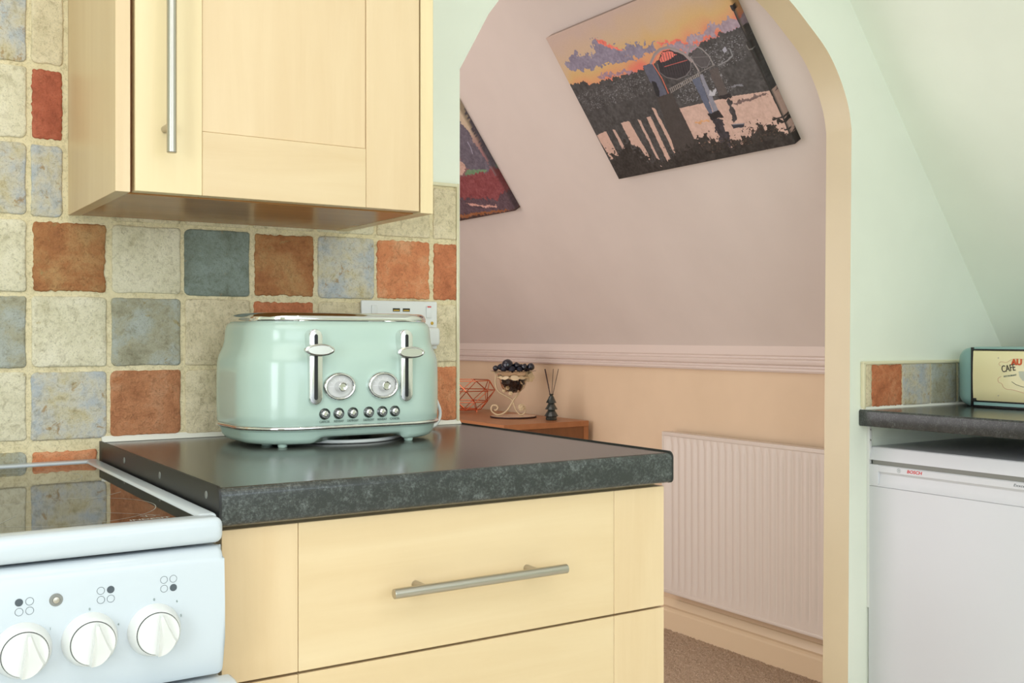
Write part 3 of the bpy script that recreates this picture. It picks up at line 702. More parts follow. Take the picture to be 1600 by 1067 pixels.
bm = bmesh.new(); box(bm, 2.185, 2.207, FY0+.012, FY1-.010, .06, .762); box(bm, 2.1680, 2.19, FY0+.012, FY1-.012, .7578, .7690); obj('seal', bm, M['fridge_grey'], fr)
bm = bmesh.new()
XF = 2.1655
box(bm, XF, 2.20, FY0, FY1, .055, .704, .0025)
prism(bm, [(XF, .7045), (XF+.0040, .712), (XF+.0062, .724), (XF+.0068, .735), (XF+.0035, .7395), (XF, .7415), (XF, .7550), (XF+.003, .7575), (2.20, .7575), (2.20, .7045)], FY0+.03, -.033, 'y')
box(bm, XF, 2.20, -.0335, FY1, .7045, .7575, .001); box(bm, XF, 2.20, FY0, FY0+.0305, .7045, .7575, .001)
fd = obj('door', bm, M['fridge'], fr, smooth=35)
text('lettering', 'BOSCH', .0105, (XF-.0002, -.1365, .7492), SIDE, M['print_red'], fd, shear=.18, sx=1.2, bold=.0003)
bm = bmesh.new(); C0 = Vector((XF-.0002, -.0935, .7492))
def yz_ring(bm, c, r, w, n=24):
    for i in range(n):
        t0, t1 = 2*PI*i/n, 2*PI*(i+1)/n; bm.faces.new([bm.verts.new((c.x, c.y+q*math.cos(t), c.z+q*math.sin(t))) for q, t in ((r-w, t0), (r+w, t0), (r+w, t1), (r-w, t1))])
yz_ring(bm, C0, .0048, .0003)
for a in ((-.0022, -.0014), (.0014, .0022)): box(bm, C0.x, C0.x+.0001, C0.y+a[0], C0.y+a[1], C0.z-.0030, C0.z+.0030)
box(bm, C0.x, C0.x+.0001, C0.y-.0014, C0.y+.0014, C0.z-.0003, C0.z+.0003)
obj('emblem', bm, M['print_pale'], fd)
text('lettering', 'Exxcel', .0085, (XF-.0002, -.3860, .7492), SIDE, M['print_grey'], fd, align='LEFT', shear=.25, sx=1.3)
for y in (FY0+.05, FY1-.05):
    bm = bmesh.new(); lathe(bm, (2.24, y, 0), (0, 0, 1), [(.016, 0), (.016, .02), (.010, .032)], 16); obj('foot', bm, M['black'], fr)

bb = empty('bread_bin', (2.57, -.28, .893), 'teal and cream retro bread bin standing on the right worktop', 'bread bin')
BX0, BX1, BY0, BY1, BZ0, BZ1 = 2.450, 2.680, -.480, -.100, .8955, 1.0495
def bin_sec(y, s, sx_=1.0):
    cx, cz = 2.565, .9700; hx, hz = .115*sx_, (BZ1-BZ0)/2*s; out = []; r = .022*s
    for qx, qz, st in ((1, 1, 0), (-1, 1, PI/2), (-1, -1, PI), (1, -1, 1.5*PI)):
        rr = r if qx < 0 else r*2.2*min(1, s)
        rr = min(rr, hz-.001, hx-.001)
        for i in range(7): t = st+PI/2*i/6; out.append((cx+qx*(hx-rr)+rr*math.cos(t), y, cz+qz*(hz-rr)+rr*math.sin(t)))
    return out
bm = bmesh.new(); secs = []
for k in range(9):
    q = k/8*PI/2; secs.append((BY1+.074*math.cos(q) if k < 8 else BY1, .22+.78*math.sin(q)**.7, .25+.75*math.sin(q)))
rings = [bin_sec(y, s, a) for y, s, a in secs]+[bin_sec(BY0-.02, 1, 1), bin_sec(BY0-.04, .9, .9)]
loft(bm, rings); obj('body', bm, M['bin_teal'], bb, smooth=55)
bm = bmesh.new()
def yz_frame(bm, x0, x1, y0, y1, z0, z1, w):
    box(bm, x0, x1, y0, y0+w, z0, z1, .001); box(bm, x0, x1, y1-w, y1, z0, z1, .001); box(bm, x0, x1, y0, y1, z0, z0+w, .001); box(bm, x0, x1, y0, y1, z1-w, z1, .001)
yz_frame(bm, 2.4455, 2.4535, BY0-.02, BY1-.002, .9075, 1.0420, .0040); box(bm, 2.4450, 2.4540, BY1-.0045, BY1+.0005, .896, 1.0460, .001)
obj('door_surround', bm, M['black'], bb, smooth=40)
obj('lower_strip', bx(2.4470, 2.4560, BY0-.015, BY1-.006, .8990, .9085, bev=.001), M['bin_teal'], bb)
obj('base', bx(2.452, 2.672, BY0-.015, BY1+.004, .8935, .9000, bev=.001), M['black'], bb)
bm = bmesh.new()   # door: a slightly bowed cream panel
rings = []
for z, d in ((.9100, .0), (.9120, .0022), (.94, .0045), (.975, .0050), (1.01, .0040), (1.0355, .0020), (1.0380, 0)):
    rings.append([(2.4480-d, BY1-.0065, z), (2.4480-d, BY0-.016, z), (2.4530, BY0-.016, z), (2.4530, BY1-.0065, z)])
loft(bm, rings); bd = obj('door', bm, M['bin_cream'], bb, smooth=60)
obj('catch', bx(2.4390, 2.449, BY1-.0150, BY1-.0065, .9085, .9170, bev=.001), M['black'], bb)
for z in (.9260, 1.0200):
    bm = bmesh.new(); lathe(bm, (2.4435, -.1760, z), (-1, 0, 0), [(.0016, 0), (.0012, .0008)], 12); obj('rivet', bm, M['steel'], bd)
XB = 2.4428
text('lettering', 'AU LAIT', .0200, (XB, -.2110, 1.0100), SIDE, M['print_orange'], bd, align='LEFT', ext=.0006, bold=.0008)
TILT = (Matrix.Rotation(-PI/2, 3, 'Z') @ Matrix.Rotation(PI/2, 3, 'X') @ Matrix.Rotation(.16, 3, 'Z')).to_euler()
text('lettering', 'CAFÉ', .0240, (XB, -.1850, .9915), TILT, M['print_dark'], bd, align='LEFT', ext=.0006, sx=.66)
text('lettering', 'RESTAURANT', .0058, (XB, -.1910, .9740), TILT, M['print_pale'], bd, align='LEFT', ext=.0006, sx=.95)
# cup and saucer print with scroll line
bm = bmesh.new(); cup = [(-.2300, .9880), (-.2320, .976), (-.2400, .9660), (-.2540, .9645), (-.2640, .970), (-.2720, .9880)]
f = [bm.verts.new((XB-.0004, a, b)) for a, b in cup]; bm.faces.new(f)
obj('cup_print', bm, mat('cup_grey', (196, 200, 178), .4), bd)
bm = bmesh.new()
tube(bm, [(XB, -.212, .9620), (XB, -.224, .9550), (XB, -.242, .9500), (XB, -.268, .9500)], .0006, 6)
obj('saucer_print', bm, M['print_dark'], bd)
bm = bmesh.new(); tube(bm, catmull([(XB, -.1830, 1.0005), (XB, -.1780, 1.0050), (XB, -.1840, 1.0110), (XB, -.1980, 1.0090), (XB, -.215, 1.0180), (XB, -.245, 1.0180)], 5), .00035, 5)
tube(bm, catmull([(XB, -.1840, .9740), (XB, -.1760, .9690), (XB, -.1770, .9600), (XB, -.1860, .9560), (XB, -.1900, .9480), (XB, -.1990, .9430), (XB, -.2150, .9420), (XB, -.245, .9350)], 5), .00045, 5)
obj('scroll_print', bm, mat('pink_print', (206, 150, 120), .4), bd)

# ---------------------------------------------------------------- radiator
rd = empty('radiator', (2.55, .66, .15), 'white ribbed panel radiator on the tan wall beyond the arch', 'radiator')
RX = 2.520; RY0, RY1, RZ0, RZ1 = .115, 1.170, .155, .738
bm = bmesh.new(); ys = []
pitch = .0332; nr = int((RY1-RY0-.03)/pitch); st = RY0+(RY1-RY0-nr*pitch)/2
rings = []
lv = [(RZ0+.028, 0), (RZ0+.055, 1), (RZ1-.050, 1), (RZ1-.026, 0)]
def ry(z, a):
    out = [(RX, RY0+.004, z)]
    for i in range(nr):
        y = st+i*pitch
        for t, d in ((0, 0), (.30, 0), (.42, .0050), (.58, .0050), (.70, 0)): out.append((RX+d*a, y+pitch*t+.003, z))
    out.append((RX, RY1-.004, z)); return out
rings = [ry(RZ0+.010, 0)]+[ry(z, a) for z, a in lv]+[ry(RZ1-.008, 0)]
loft(bm, rings, False, False, closed=False)
box(bm, RX+.0080, RX+.012, RY0+.004, RY1-.004, RZ0+.01, RZ1-.008)
fp = obj('front_panel', bm, M['rad'], rd, smooth=35)
bm = bmesh.new(); box(bm, RX-.004, RX+.040, RY0, RY1, RZ1-.012, RZ1-.006, .002); box(bm, RX-.0035, RX+.004, RY0, RY1, RZ1-.020, RZ1-.006, .0025); obj('top_grille', bm, M['rad'], rd, smooth=40)
for a, b in ((RY0-.001, RY0+.004), (RY1-.004, RY1+.001)):
    bm = bmesh.new(); box(bm, RX-.003, RX+.042, a, b, RZ0+.004, RZ1-.006, .0015); obj('side_panel', bm, M['rad'], rd, smooth=40)
bm = bmesh.new(); box(bm, RX-.0035, RX+.005, RY0, RY1, RZ0, RZ0+.012, .003); obj('lower_rail', bm, M['rad'], rd, smooth=40)
bm = bmesh.new(); box(bm, RX+.030, RX+.040, RY0+.02, RY1-.02, RZ0+.01, RZ1-.03); box(bm, RX+.040, 2.5795, RY0+.15, RY0+.19, RZ0+.05, RZ1-.08); box(bm, RX+.040, 2.5795, RY1-.19, RY1-.15, RZ0+.05, RZ1-.08); obj('back_panel', bm, M['rad'], rd)

# ---------------------------------------------------------------- sideboard
sb = empty('sideboard', (2.37, 2.3, 0), 'brown wood sideboard against the tan wall beyond the arch', 'sideboard')
SY0, SY1, SX0, SX1, SZ = 1.655, 2.95, 2.150, 2.555, .7365
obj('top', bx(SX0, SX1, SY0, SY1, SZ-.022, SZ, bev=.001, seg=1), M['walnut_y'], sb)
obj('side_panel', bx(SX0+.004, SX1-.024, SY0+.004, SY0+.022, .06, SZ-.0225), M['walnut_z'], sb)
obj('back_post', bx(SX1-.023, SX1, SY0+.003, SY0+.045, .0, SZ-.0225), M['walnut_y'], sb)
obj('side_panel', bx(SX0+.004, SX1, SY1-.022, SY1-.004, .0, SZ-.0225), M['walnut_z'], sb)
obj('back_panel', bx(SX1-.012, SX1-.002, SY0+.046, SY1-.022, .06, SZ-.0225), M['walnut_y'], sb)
obj('bottom_panel', bx(SX0+.02, SX1-.012, SY0+.022, SY1-.022, .06, .08), M['walnut_y'], sb)
for i in range(3):
    a = SY0+.012+i*.424; d_ = obj('door', bx(SX0+.002, SX0+.020, a+.002, a+.421, .07, SZ-.027, bev=.001, seg=1), M['walnut_y'], sb)
    bm = bmesh.new(); lathe(bm, (SX0+.002, a+.38, .45), (-1, 0, 0), [(.006, 0), (.006, .012), (.012, .016), (.010, .022)], 18); obj('handle', bm, M['steel'], d_, smooth=40)

# ---------------------------------------------------------------- copper wire basket
bk = empty('wire_basket', (2.385, 2.345, SZ), 'copper geometric wire basket at the left end of the sideboard', 'basket')
bxy = Vector((2.385, 2.345, 0))
lev = [(.012, .070, 0), (.048, .104, .5), (.098, .134, 0), (.142, .116, .5)]
NB = 8; RG = []
for h, r, o_ in lev: RG.append([bxy+Vector((r*math.cos(2*PI*(i+o_)/NB+.3), r*math.sin(2*PI*(i+o_)/NB+.3), SZ+h)) for i in range(NB)])
for r_, nm in zip(RG, ('base_ring', 'lower_ring', 'middle_ring', 'rim')):
    bm = bmesh.new()
    for i in range(NB): cyl(bm, r_[i], r_[(i+1) % NB], .0022, 6)
    obj(nm, bm, M['copper'], bk, smooth=60)
bm = bmesh.new()
for j, (A_, B_) in enumerate(zip(RG, RG[1:])):
    for i in range(NB):
        cyl(bm, A_[i], B_[i], .0019, 6); cyl(bm, A_[i], B_[(i-1) % NB if j != 1 else (i+1) % NB], .0019, 6)
obj('lattice', bm, M['copper'], bk, smooth=60)
bm = bmesh.new()
for i in range(0, NB, 2): cyl(bm, RG[0][i], (RG[0][i].x, RG[0][i].y, SZ+.001), .003, 8)
for i in range(NB): cyl(bm, RG[0][i], bxy+Vector((0, 0, SZ+.012)), .0018, 6)
obj('base_spokes', bm, M['copper'], bk)

# ---------------------------------------------------------------- scroll stand, tray, bowl and dark fruit
R_ = Vector((math.cos(math.radians(33)), -math.sin(math.radians(33)), 0)); F_ = Vector((math.sin(math.radians(33)), math.cos(math.radians(33)), 0))
SC = Vector((2.395, 1.965, SZ)); K = .000325
tr = empty('round_tray', SC, 'thin round tray under the cream scroll stand', 'tray')
bm = bmesh.new(); lathe(bm, SC, (0, 0, 1), [(.0955, .0005), (.0970, .002), (.0970, .0055), (.0940, .0065)], 48); obj('rim', bm, M['reed'], tr, smooth=40)
bm = bmesh.new(); lathe(bm, SC+Vector((0, 0, .006)), (0, 0, 1), [(.0940, 0), (.0935, .0010)], 48); obj('surface', bm, mat('tray_mirror', (222, 190, 168), .12, .6), tr)
st_ = empty('scroll_stand', SC+Vector((0, 0, .008)), 'cream scrolled metal bowl stand with leaf band and rosettes on the sideboard', 'bowl stand')
def zp(x, z, off=0): return SC+R_*((x-722)*K)+F_*off+Vector((0, 0, (900-z)*K+.006))
def scroll(pts, r, nm='scroll', off=0, rot=0):
    P_ = catmull([zp(x, z, off) for x, z in pts], 7)
    if rot: P_ = [SC+Matrix.Rotation(rot, 3, 'Z') @ (p-SC) for p in P_]
    bm = bmesh.new(); tube(bm, P_, r, 8); return obj(nm, bm, M['antique'], st_, smooth=60)
scroll([(445, 330), (485, 350), (495, 400), (490, 470), (505, 540), (540, 595), (620, 640), (690, 680), (715, 715), (740, 790), (780, 860), (830, 885), (872, 850), (868, 790), (830, 752), (795, 770), (795, 800)], .0030)
scroll([(900, 400), (870, 450), (835, 530), (790, 610), (735, 680), (705, 730), (650, 820), (590, 868), (520, 885), (455, 850), (437, 800), (460, 765), (505, 768), (522, 800), (495, 830), (480, 815)], .0034)
bc_ = SC+Vector((0, 0, 0))
bm = bmesh.new(); tube(bm, [bc_+Vector((.0665*math.cos(t), .0665*math.sin(t), (900-385)*K)) for t in [2*PI*i/48 for i in range(48)]], .0042, 8, True); band = obj('band', bm, M['antique'], st_, smooth=60)
def leaf(c, a, w, h, tilt=0, d=.003):
    """flat pressed leaf hugging the band at angle a"""
    n_ = Vector((math.cos(a), math.sin(a), 0)); t_ = Vector((-n_.y, n_.x, 0)); u_ = (Vector((0, 0, 1))*math.cos(tilt)+t_*math.sin(tilt)); s__ = (t_*math.cos(tilt)-Vector((0, 0, 1))*math.sin(tilt))
    A = []; B = []
    for i in range(14):
        q = 2*PI*i/14; x, y = w*math.cos(q)*(1+.12*math.cos(3*q)), h*math.sin(q); p = c+s__*x+u_*y
        A.append(bm.verts.new(p+n_*(.004-.04*0))); B.append(bm.verts.new(p+n_*(.004+d)))
    bm.faces.new(A[::-1]); bm.faces.new(B)
    for i in range(14): bm.faces.new((A[i], A[(i+1) % 14], B[(i+1) % 14], B[i]))
front = math.atan2(-F_.y, -F_.x)
for da, w, h, ti in ((0.08, .019, .011, .1), (-.45, .015, .007, -.2), (.50, .015, .007, .15), (-.75, .012, .006, .3), (2.2, .016, .009, 0), (-2.2, .016, .009, 0), (3.1, .018, .010, 0)):
    bm = bmesh.new(); a = front+da; leaf(bc_+Vector((.067*math.cos(a), .067*math.sin(a), (900-385)*K)), a, w, h, ti); obj('leaf', bm, M['antique'], st_, smooth=30)
def rosette(c, nrm, r):
    bm = bmesh.new(); nrm = Vector(nrm).normalized(); a, b = frame(nrm)
    for i in range(6):
        t = 2*PI*i/6; p = c+(a*math.cos(t)+b*math.sin(t))*r*.58
        lathe(bm, p, nrm, [(r*.42, -.001), (r*.46, .001), (r*.26, .0035), (.0, .004)], 10)
    lathe(bm, c, nrm, [(r*.36, 0), (r*.3, .005), (0, .007)], 10)
    return obj('rosette', bm, M['antique'], st_, smooth=50)
rosette(zp(930, 400, -.012), -F_+R_*.3, .0215); rosette(zp(690, 605, -.030), -F_, .0095); rosette(zp(825, 800, -.006), -F_, .0125); rosette(zp(650, 535, -.035), -F_, .009); rosette(zp(600, 575, -.03), -F_, .007)
gb = empty('glass_bowl', SC+Vector((0, 0, (900-620)*K)), 'flared clear glass bowl of dark fruit held by the scroll stand', 'bowl')
bz = lambda z: (900-z)*K
bm = bmesh.new()
prof_o = [(.012, bz(585)), (.032, bz(570)), (.048, bz(520)), (.056, bz(450)), (.0595, bz(395)), (.066, bz(345)), (.080, bz(315)), (.097, bz(300))]
prof_i = [(r-.0025, h+.001) for r, h in prof_o[::-1]]; prof_i[0] = (.0965, bz(297))
lathe(bm, SC, (0, 0, 1), prof_o+prof_i, 40); obj('bowl_wall', bm, M['glass'], gb, smooth=60)
rb = random.Random(5)
bm = bmesh.new()
for i in range(190):
    h = rb.uniform(bz(560), bz(415)); lim = .020+.026*min(1, (h-bz(570))/(bz(470)-bz(570))); a = rb.uniform(0, 2*PI); r = lim*math.sqrt(rb.random())
    bmesh.ops.create_icosphere(bm, subdivisions=1, radius=rb.uniform(.005, .008), matrix=Matrix.Translation(SC+Vector((r*math.cos(a), r*math.sin(a), h))))
tag(obj('dark_pebbles', bm, M['navy_matt'], None, smooth=60), 'dark navy pebbles filling the lower half of the glass bowl', 'pebbles', kind='stuff')
def fruit(x, z, off, r, label, group='dark fruit heaped in the glass bowl', crinkle=.12, m='navy'):
    c = zp(x, z, off); bm = bmesh.new(); bmesh.ops.create_icosphere(bm, subdivisions=3, radius=r, matrix=Matrix.Translation(c))
    for v in bm.verts:
        d = v.co-c; v.co = c+d*(1+crinkle*noise.noise(d*90+Vector((x, z, 0))))
    o = obj('dark_fruit', bm, M[m], None, smooth=80, origin=c); tag(o, label, 'fruit', group); return o
fruit(645, 245, -.02, .0245, 'largest round dark fruit, topmost on the glass bowl')
fruit(945, 268, -.01, .0165, 'glossy round dark fruit at the right side of the glass bowl')
fruit(495, 285, -.02, .0120, 'small dark fruit at the left side of the glass bowl rim')
fruit(765, 262, -.015, .0170, 'crinkled dark fruit just right of the largest one in the bowl', crinkle=.3)
fruit(860, 268, -.02, .0135, 'crinkled dark fruit left of the glossy rightmost one in the bowl', crinkle=.35)
for x, z, off, r in ((560, 275, .02, .014), (700, 285, .03, .018), (820, 285, .03, .016), (900, 295, .02, .014), (600, 292, -.035, .013), (705, 300, -.035, .014), (800, 302, -.035, .012)):
    fruit(x, z, off, r, 'dark fruit packed low among the others in the glass bowl', crinkle=.2, m='navy_matt')

# ---------------------------------------------------------------- reed diffuser
DC = Vector((2.445, 1.760, SZ))
df = empty('reed_diffuser', DC, 'small dark tree-shaped reed diffuser with thin sticks on the sideboard', 'reed diffuser')
bm = bmesh.new()
k_ = .000293     # metres per zoomed pixel, base at z=880
tierz = [(.0215, 0), (.0230, .003), (.0225, .014), (.0290, .0170), (.0165, .0370), (.0150, .0415), (.0262, .0440), (.0140, .0640), (.0130, .0680), (.0215, .0700), (.0100, .0950), (.0072, .0985), (.0072, .1020), (.0100, .1035), (.0100, .1060), (.0060, .1065)]
lathe(bm, DC, (0, 0, 1), tierz, 12); obj('bottle', bm, M['bottle'], df, smooth=25)
for bxp, tp_, r in ((-2, -10.5, .0016), (-1, -9.6, .0014), (.8, 3.0, .0012), (1.6, 11.2, .0013)):
    bm = bmesh.new(); cyl(bm, DC+R_*(bxp*.0010)+Vector((0, 0, .085)), DC+R_*(tp_*.00258)+F_*(.004 if tp_ > 0 else -.004)+Vector((0, 0, .2065)), r, 8); obj('reed', bm, M['reed'], df)

# ---------------------------------------------------------------- canvas prints on the sloping wall
PAINT1 = [('poly',(142,134,150),[(49,822),(124,859),(193,810),(237,806),(247,881),(299,873),(348,804),(394,787),(473,774),(589,740),(564,707),(504,708),(379,709),(271,714),(118,732),(46,757)],10),
 ('poly',(164,146,156),[(593,728),(670,725),(719,686),(762,721),(864,730),(964,744),(1022,735),(1022,692),(941,685),(854,685),(757,666),(710,642),(650,680)],10),
 ('poly',(160,130,140),[(173,678),(282,669),(383,651),(406,632),(280,642),(192,648)],6),
 ('poly',(235,125,105),[(275,880),(311,874),(360,805),(401,779),(397,769),(344,794)],5),
 ('poly',(235,125,105),[(598,737),(674,734),(723,694),(726,680),(666,716),(593,726)],5),
 ('poly',(74,72,70),[(-148,707),(-7,681),(61,671),(97,669),(117,638),(231,633),(342,632),(459,634),(504,642),(708,638),(772,658),(836,672),(884,673),(923,684),(964,681),(1022,692),(1024,623),(1000,306),(965,312),(834,326),(710,329),(542,340),(521,337),(404,69),(-13,41),(-2,322)],5),
 ('speck',(150,150,152),[(-4,593),(106,618),(241,608),(443,620),(448,495),(270,483),(37,482)],300),
 ('poly',(206,174,158),[(531,351),(679,344),(813,340),(1003,315),(1080,48),(976,-70),(496,46)],0),
 ('speck',(165,165,170),[(706,612),(838,645),(995,654),(960,520),(823,498),(842,367),(573,366),(555,416)],420),
 ('poly',(205,172,155),[(3,320),(73,332),(72,143),(13,144)],1),
 ('poly',(200,170,155),[(116,330),(131,326),(135,171),(116,157)],1),
 ('poly',(205,172,155),[(186,359),(238,356),(254,93),(237,79),(224,173),(184,208)],1),
 ('poly',(200,170,155),[(289,354),(304,343),(301,9),(288,12)],1),
 ('poly',(205,172,155),[(344,349),(370,347),(362,25),(339,24)],1),
 ('poly',(205,172,155),[(398,397),(414,386),(422,43),(400,40)],1),
 ('poly',(206,174,158),[(542,340),(675,335),(812,335),(982,312),(977,232),(1007,110),(1037,60),(877,120),(794,83),(696,65),(627,127),(541,93)],2),
 ('poly',(120,100,95),[(808,304),(965,312),(982,301),(916,292),(826,283)],4),
 ('poly',(215,165,120),[(583,252),(660,241),(656,231),(582,238)],3),
 ('poly',(70,66,66),[(788,332),(809,325),(793,202),(767,199)],4),
 ('poly',(72,66,62),[(455,464),(541,453),(541,81),(404,69)],1),
 ('poly',(95,97,112),[(461,649),(515,643),(515,451),(457,447),(481,540),(457,537)],1),
 ('poly',(40,40,42),[(468,550),(486,538),(484,483),(466,444),(453,460)],1),
 ('line',(225,115,90),[(516,640),(527,546),(523,454)],3.5),
 ('poly',(52,48,50),[(546,644),(596,690),(634,686),(682,642),(707,591),(691,544),(647,517),(598,517),(555,542),(533,583)],1),
 ('poly',(235,125,110),[(558,650),(596,684),(631,680),(657,651),(612,636),(559,628)],2),
 ('line',(70,62,64),[(575,676),(553,559)],2.1),
 ('line',(70,62,64),[(590,676),(566,555)],2.1),
 ('line',(70,62,64),[(605,676),(579,551)],2.1),
 ('line',(70,62,64),[(619,676),(592,546)],2.1),
 ('line',(70,62,64),[(630,667),(604,542)],2.1),
 ('line',(70,62,64),[(640,657),(617,537)],2.1),
 ('line',(70,62,64),[(651,648),(630,533)],2.1),
 ('line',(70,62,64),[(661,639),(642,529)],2.1),
 ('line',(70,62,64),[(672,630),(655,525)],2.1),
 ('line',(70,62,64),[(682,621),(667,520)],2.1),
 ('line',(70,62,64),[(692,612),(680,516)],2.1),
 ('line',(70,62,64),[(702,603),(692,512)],2.1),
 ('line',(165,150,145),[(508,649),(546,685),(584,702),(625,699),(658,676),(690,640),(709,588)],9),
 ('line',(150,140,138),[(510,653),(549,691),(586,707),(627,705),(660,682),(692,646),(716,590),(722,528)],6.3),
 ('line',(225,120,100),[(515,643),(557,679),(598,694),(634,688)],2.8),
 ('line',(120,115,115),[(539,630),(529,584),(551,544),(598,515),(648,519),(687,545),(706,589)],2.8),
 ('line',(200,100,90),[(568,605),(692,601)],2.1),
 ('poly',(88,84,84),[(722,617),(746,639),(769,630),(798,579),(793,555),(770,532),(740,537),(719,576)],1),
 ('line',(150,145,142),[(706,628),(732,660),(761,662),(784,633),(801,586),(803,531)],4.2),
 ('line',(125,120,120),[(722,617),(719,576),(741,539),(770,532),(794,559)],2.1),
 ('line',(130,126,124),[(722,606),(800,583)],1.4),
 ('line',(170,160,155),[(714,609),(722,517),(725,276)],2.1),
 ('line',(128,122,118),[(536,475),(808,532)],2.8),
 ('line',(128,122,118),[(535,450),(717,503)],2.1),
 ('line',(185,175,165),[(543,475),(540,454)],2.1),
 ('line',(185,175,165),[(554,477),(551,456)],2.1),
 ('line',(185,175,165),[(565,480),(561,459)],2.1),
 ('line',(185,175,165),[(576,482),(572,461)],2.1),
 ('line',(185,175,165),[(586,484),(583,464)],2.1),
 ('line',(185,175,165),[(597,487),(594,466)],2.1),
 ('line',(185,175,165),[(608,489),(605,468)],2.1),
 ('line',(185,175,165),[(619,491),(616,471)],2.1),
 ('line',(185,175,165),[(629,494),(626,473)],2.1),
 ('line',(185,175,165),[(640,496),(637,475)],2.1),
 ('line',(185,175,165),[(650,498),(647,478)],2.1),
 ('line',(185,175,165),[(661,500),(658,480)],2.1),
 ('line',(185,175,165),[(671,503),(668,482)],2.1),
 ('line',(185,175,165),[(682,505),(679,485)],2.1),
 ('line',(185,175,165),[(692,507),(689,487)],2.1),
 ('line',(185,175,165),[(702,509),(699,489)],2.1),
 ('line',(185,175,165),[(712,512),(710,491)],2.1),
 ('poly',(98,104,122),[(672,487),(713,494),(696,274),(674,275)],1),
 ('poly',(140,140,150),[(717,503),(731,498),(727,276),(698,273)],1),
 ('poly',(45,42,42),[(663,278),(730,277),(736,238),(671,235)],2),
 ('poly',(62,58,62),[(672,237),(726,227),(713,72),(663,51)],5),
 ('poly',(92,84,80),[(771,514),(816,514),(805,358),(763,359)],1),
 ('poly',(50,46,46),[(754,358),(821,358),(819,332),(758,336)],2),
 ('poly',(170,170,180),[(871,593),(892,610),(893,585),(876,576)],1),
 ('poly',(190,190,195),[(715,376),(733,408),(739,390),(761,409),(761,393),(743,367)],1),
 ('line',(140,140,140),[(824,523),(872,532),(905,550),(907,589)],4.2),
 ('poly',(130,130,135),[(837,400),(891,392),(889,381),(837,388)],2),
 ('line',(42,38,36),[(998,783),(997,721),(1001,593)],6.3),
 ('line',(95,85,75),[(1000,777),(999,718),(1002,607)],2.1),
 ('poly',(42,38,36),[(992,800),(1012,791),(1007,765),(989,770)],2),
 ('poly',(50,46,42),[(987,599),(1019,586),(1022,399),(1030,266),(1021,-8),(996,-12),(995,236),(993,408)],1),
 ('line',(120,118,112),[(983,579),(986,555),(1006,552),(1019,565)],3.5),
 ('poly',(60,60,66),[(755,186),(818,174),(811,156),(756,159)],1),
 ('line',(130,135,145),[(765,182),(815,173)],2.8),
 ('poly',(55,50,48),[(952,175),(977,165),(1024,171),(1017,156),(957,153)],2),
 ('bush',(54,50,46),[(32,159),(169,224),(194,181),(239,84),(244,46),(518,99),(575,141),(632,137),(679,69),(778,88),(879,125),(965,132),(1006,84),(1032,-1),(976,-70),(-71,-77)],14),
 ('speck',(120,95,75),[(536,94),(593,136),(699,119),(798,93),(977,118),(953,52),(594,45)],90),
 ('line',(70,48,40),[(814,137),(832,148),(850,138),(827,112)],1.4),
 ('line',(70,48,40),[(835,142),(819,114)],1.4),
 ('line',(70,48,40),[(832,125),(861,117),(880,151),(858,109),(885,128),(884,115),(901,134),(916,144)],1.4)]
PAINT2 = [('poly',(105,98,108),[(871,1204),(965,745),(971,728),(995,343),(896,350),(791,416),(778,461),(782,523),(494,681)],6),
 ('poly',(200,165,150),[(454,626),(787,475),(785,417),(717,369),(288,396)],4),
 ('line',(170,165,180),[(925,605),(926,569),(912,512)],4.9),
 ('poly',(110,140,105),[(751,383),(787,401),(954,368),(955,352),(738,364)],3),
 ('poly',(138,72,74),[(288,396),(735,360),(855,359),(998,348),(1007,161),(897,109),(664,175),(156,213)],6),
 ('poly',(95,75,82),[(171,234),(664,175),(899,113),(1003,172),(1003,5),(740,7),(2,-1)],8),
 ('poly',(215,165,150),[(594,144),(668,124),(717,104),(870,66),(860,49),(715,83),(647,110)],4),
 ('poly',(150,95,60),[(57,75),(531,48),(759,37),(955,19),(950,9),(564,20),(33,42)],4),
 ('poly',(75,55,50),[(37,48),(564,20),(1002,3),(1009,-22),(-6,-12)],4)]

def inpoly(px, py, poly):
    ins = np.zeros(px.shape, bool); n = len(poly)
    for i in range(n):
        x0, y0 = poly[i]; x1, y1 = poly[(i+1) % n]
        if y0 == y1: continue
        c = ((y0 > py) != (y1 > py)) & (px < (x1-x0)*(py-y0)/(y1-y0)+x0); ins ^= c
    return ins
def segd(px, py, pts):
    d = np.full(px.shape, 1e9)
    for (x0, y0), (x1, y1) in zip(pts, pts[1:]):
        dx, dy = x1-x0, y1-y0; L = dx*dx+dy*dy or 1
        t = np.clip(((px-x0)*dx+(py-y0)*dy)/L, 0, 1); d = np.minimum(d, np.hypot(px-x0-t*dx, py-y0-t*dy))
    return d
def vnoise(w, h, cell, rg):
    gw, gh = int(w/cell)+3, int(h/cell)+3; g = rg.random((gh, gw))
    x = np.arange(w)/cell; y = np.arange(h)/cell; xi = x.astype(int); yi = y.astype(int); fx = x-xi; fy = y-yi; fx = fx*fx*(3-2*fx); fy = fy*fy*(3-2*fy)
    a = g[yi][:, xi]; b = g[yi][:, xi+1]; c = g[yi+1][:, xi]; d = g[yi+1][:, xi+1]
    return (a*(1-fx)+b*fx)*(1-fy)[:, None]+(c*(1-fx)+d*fx)*fy[:, None]
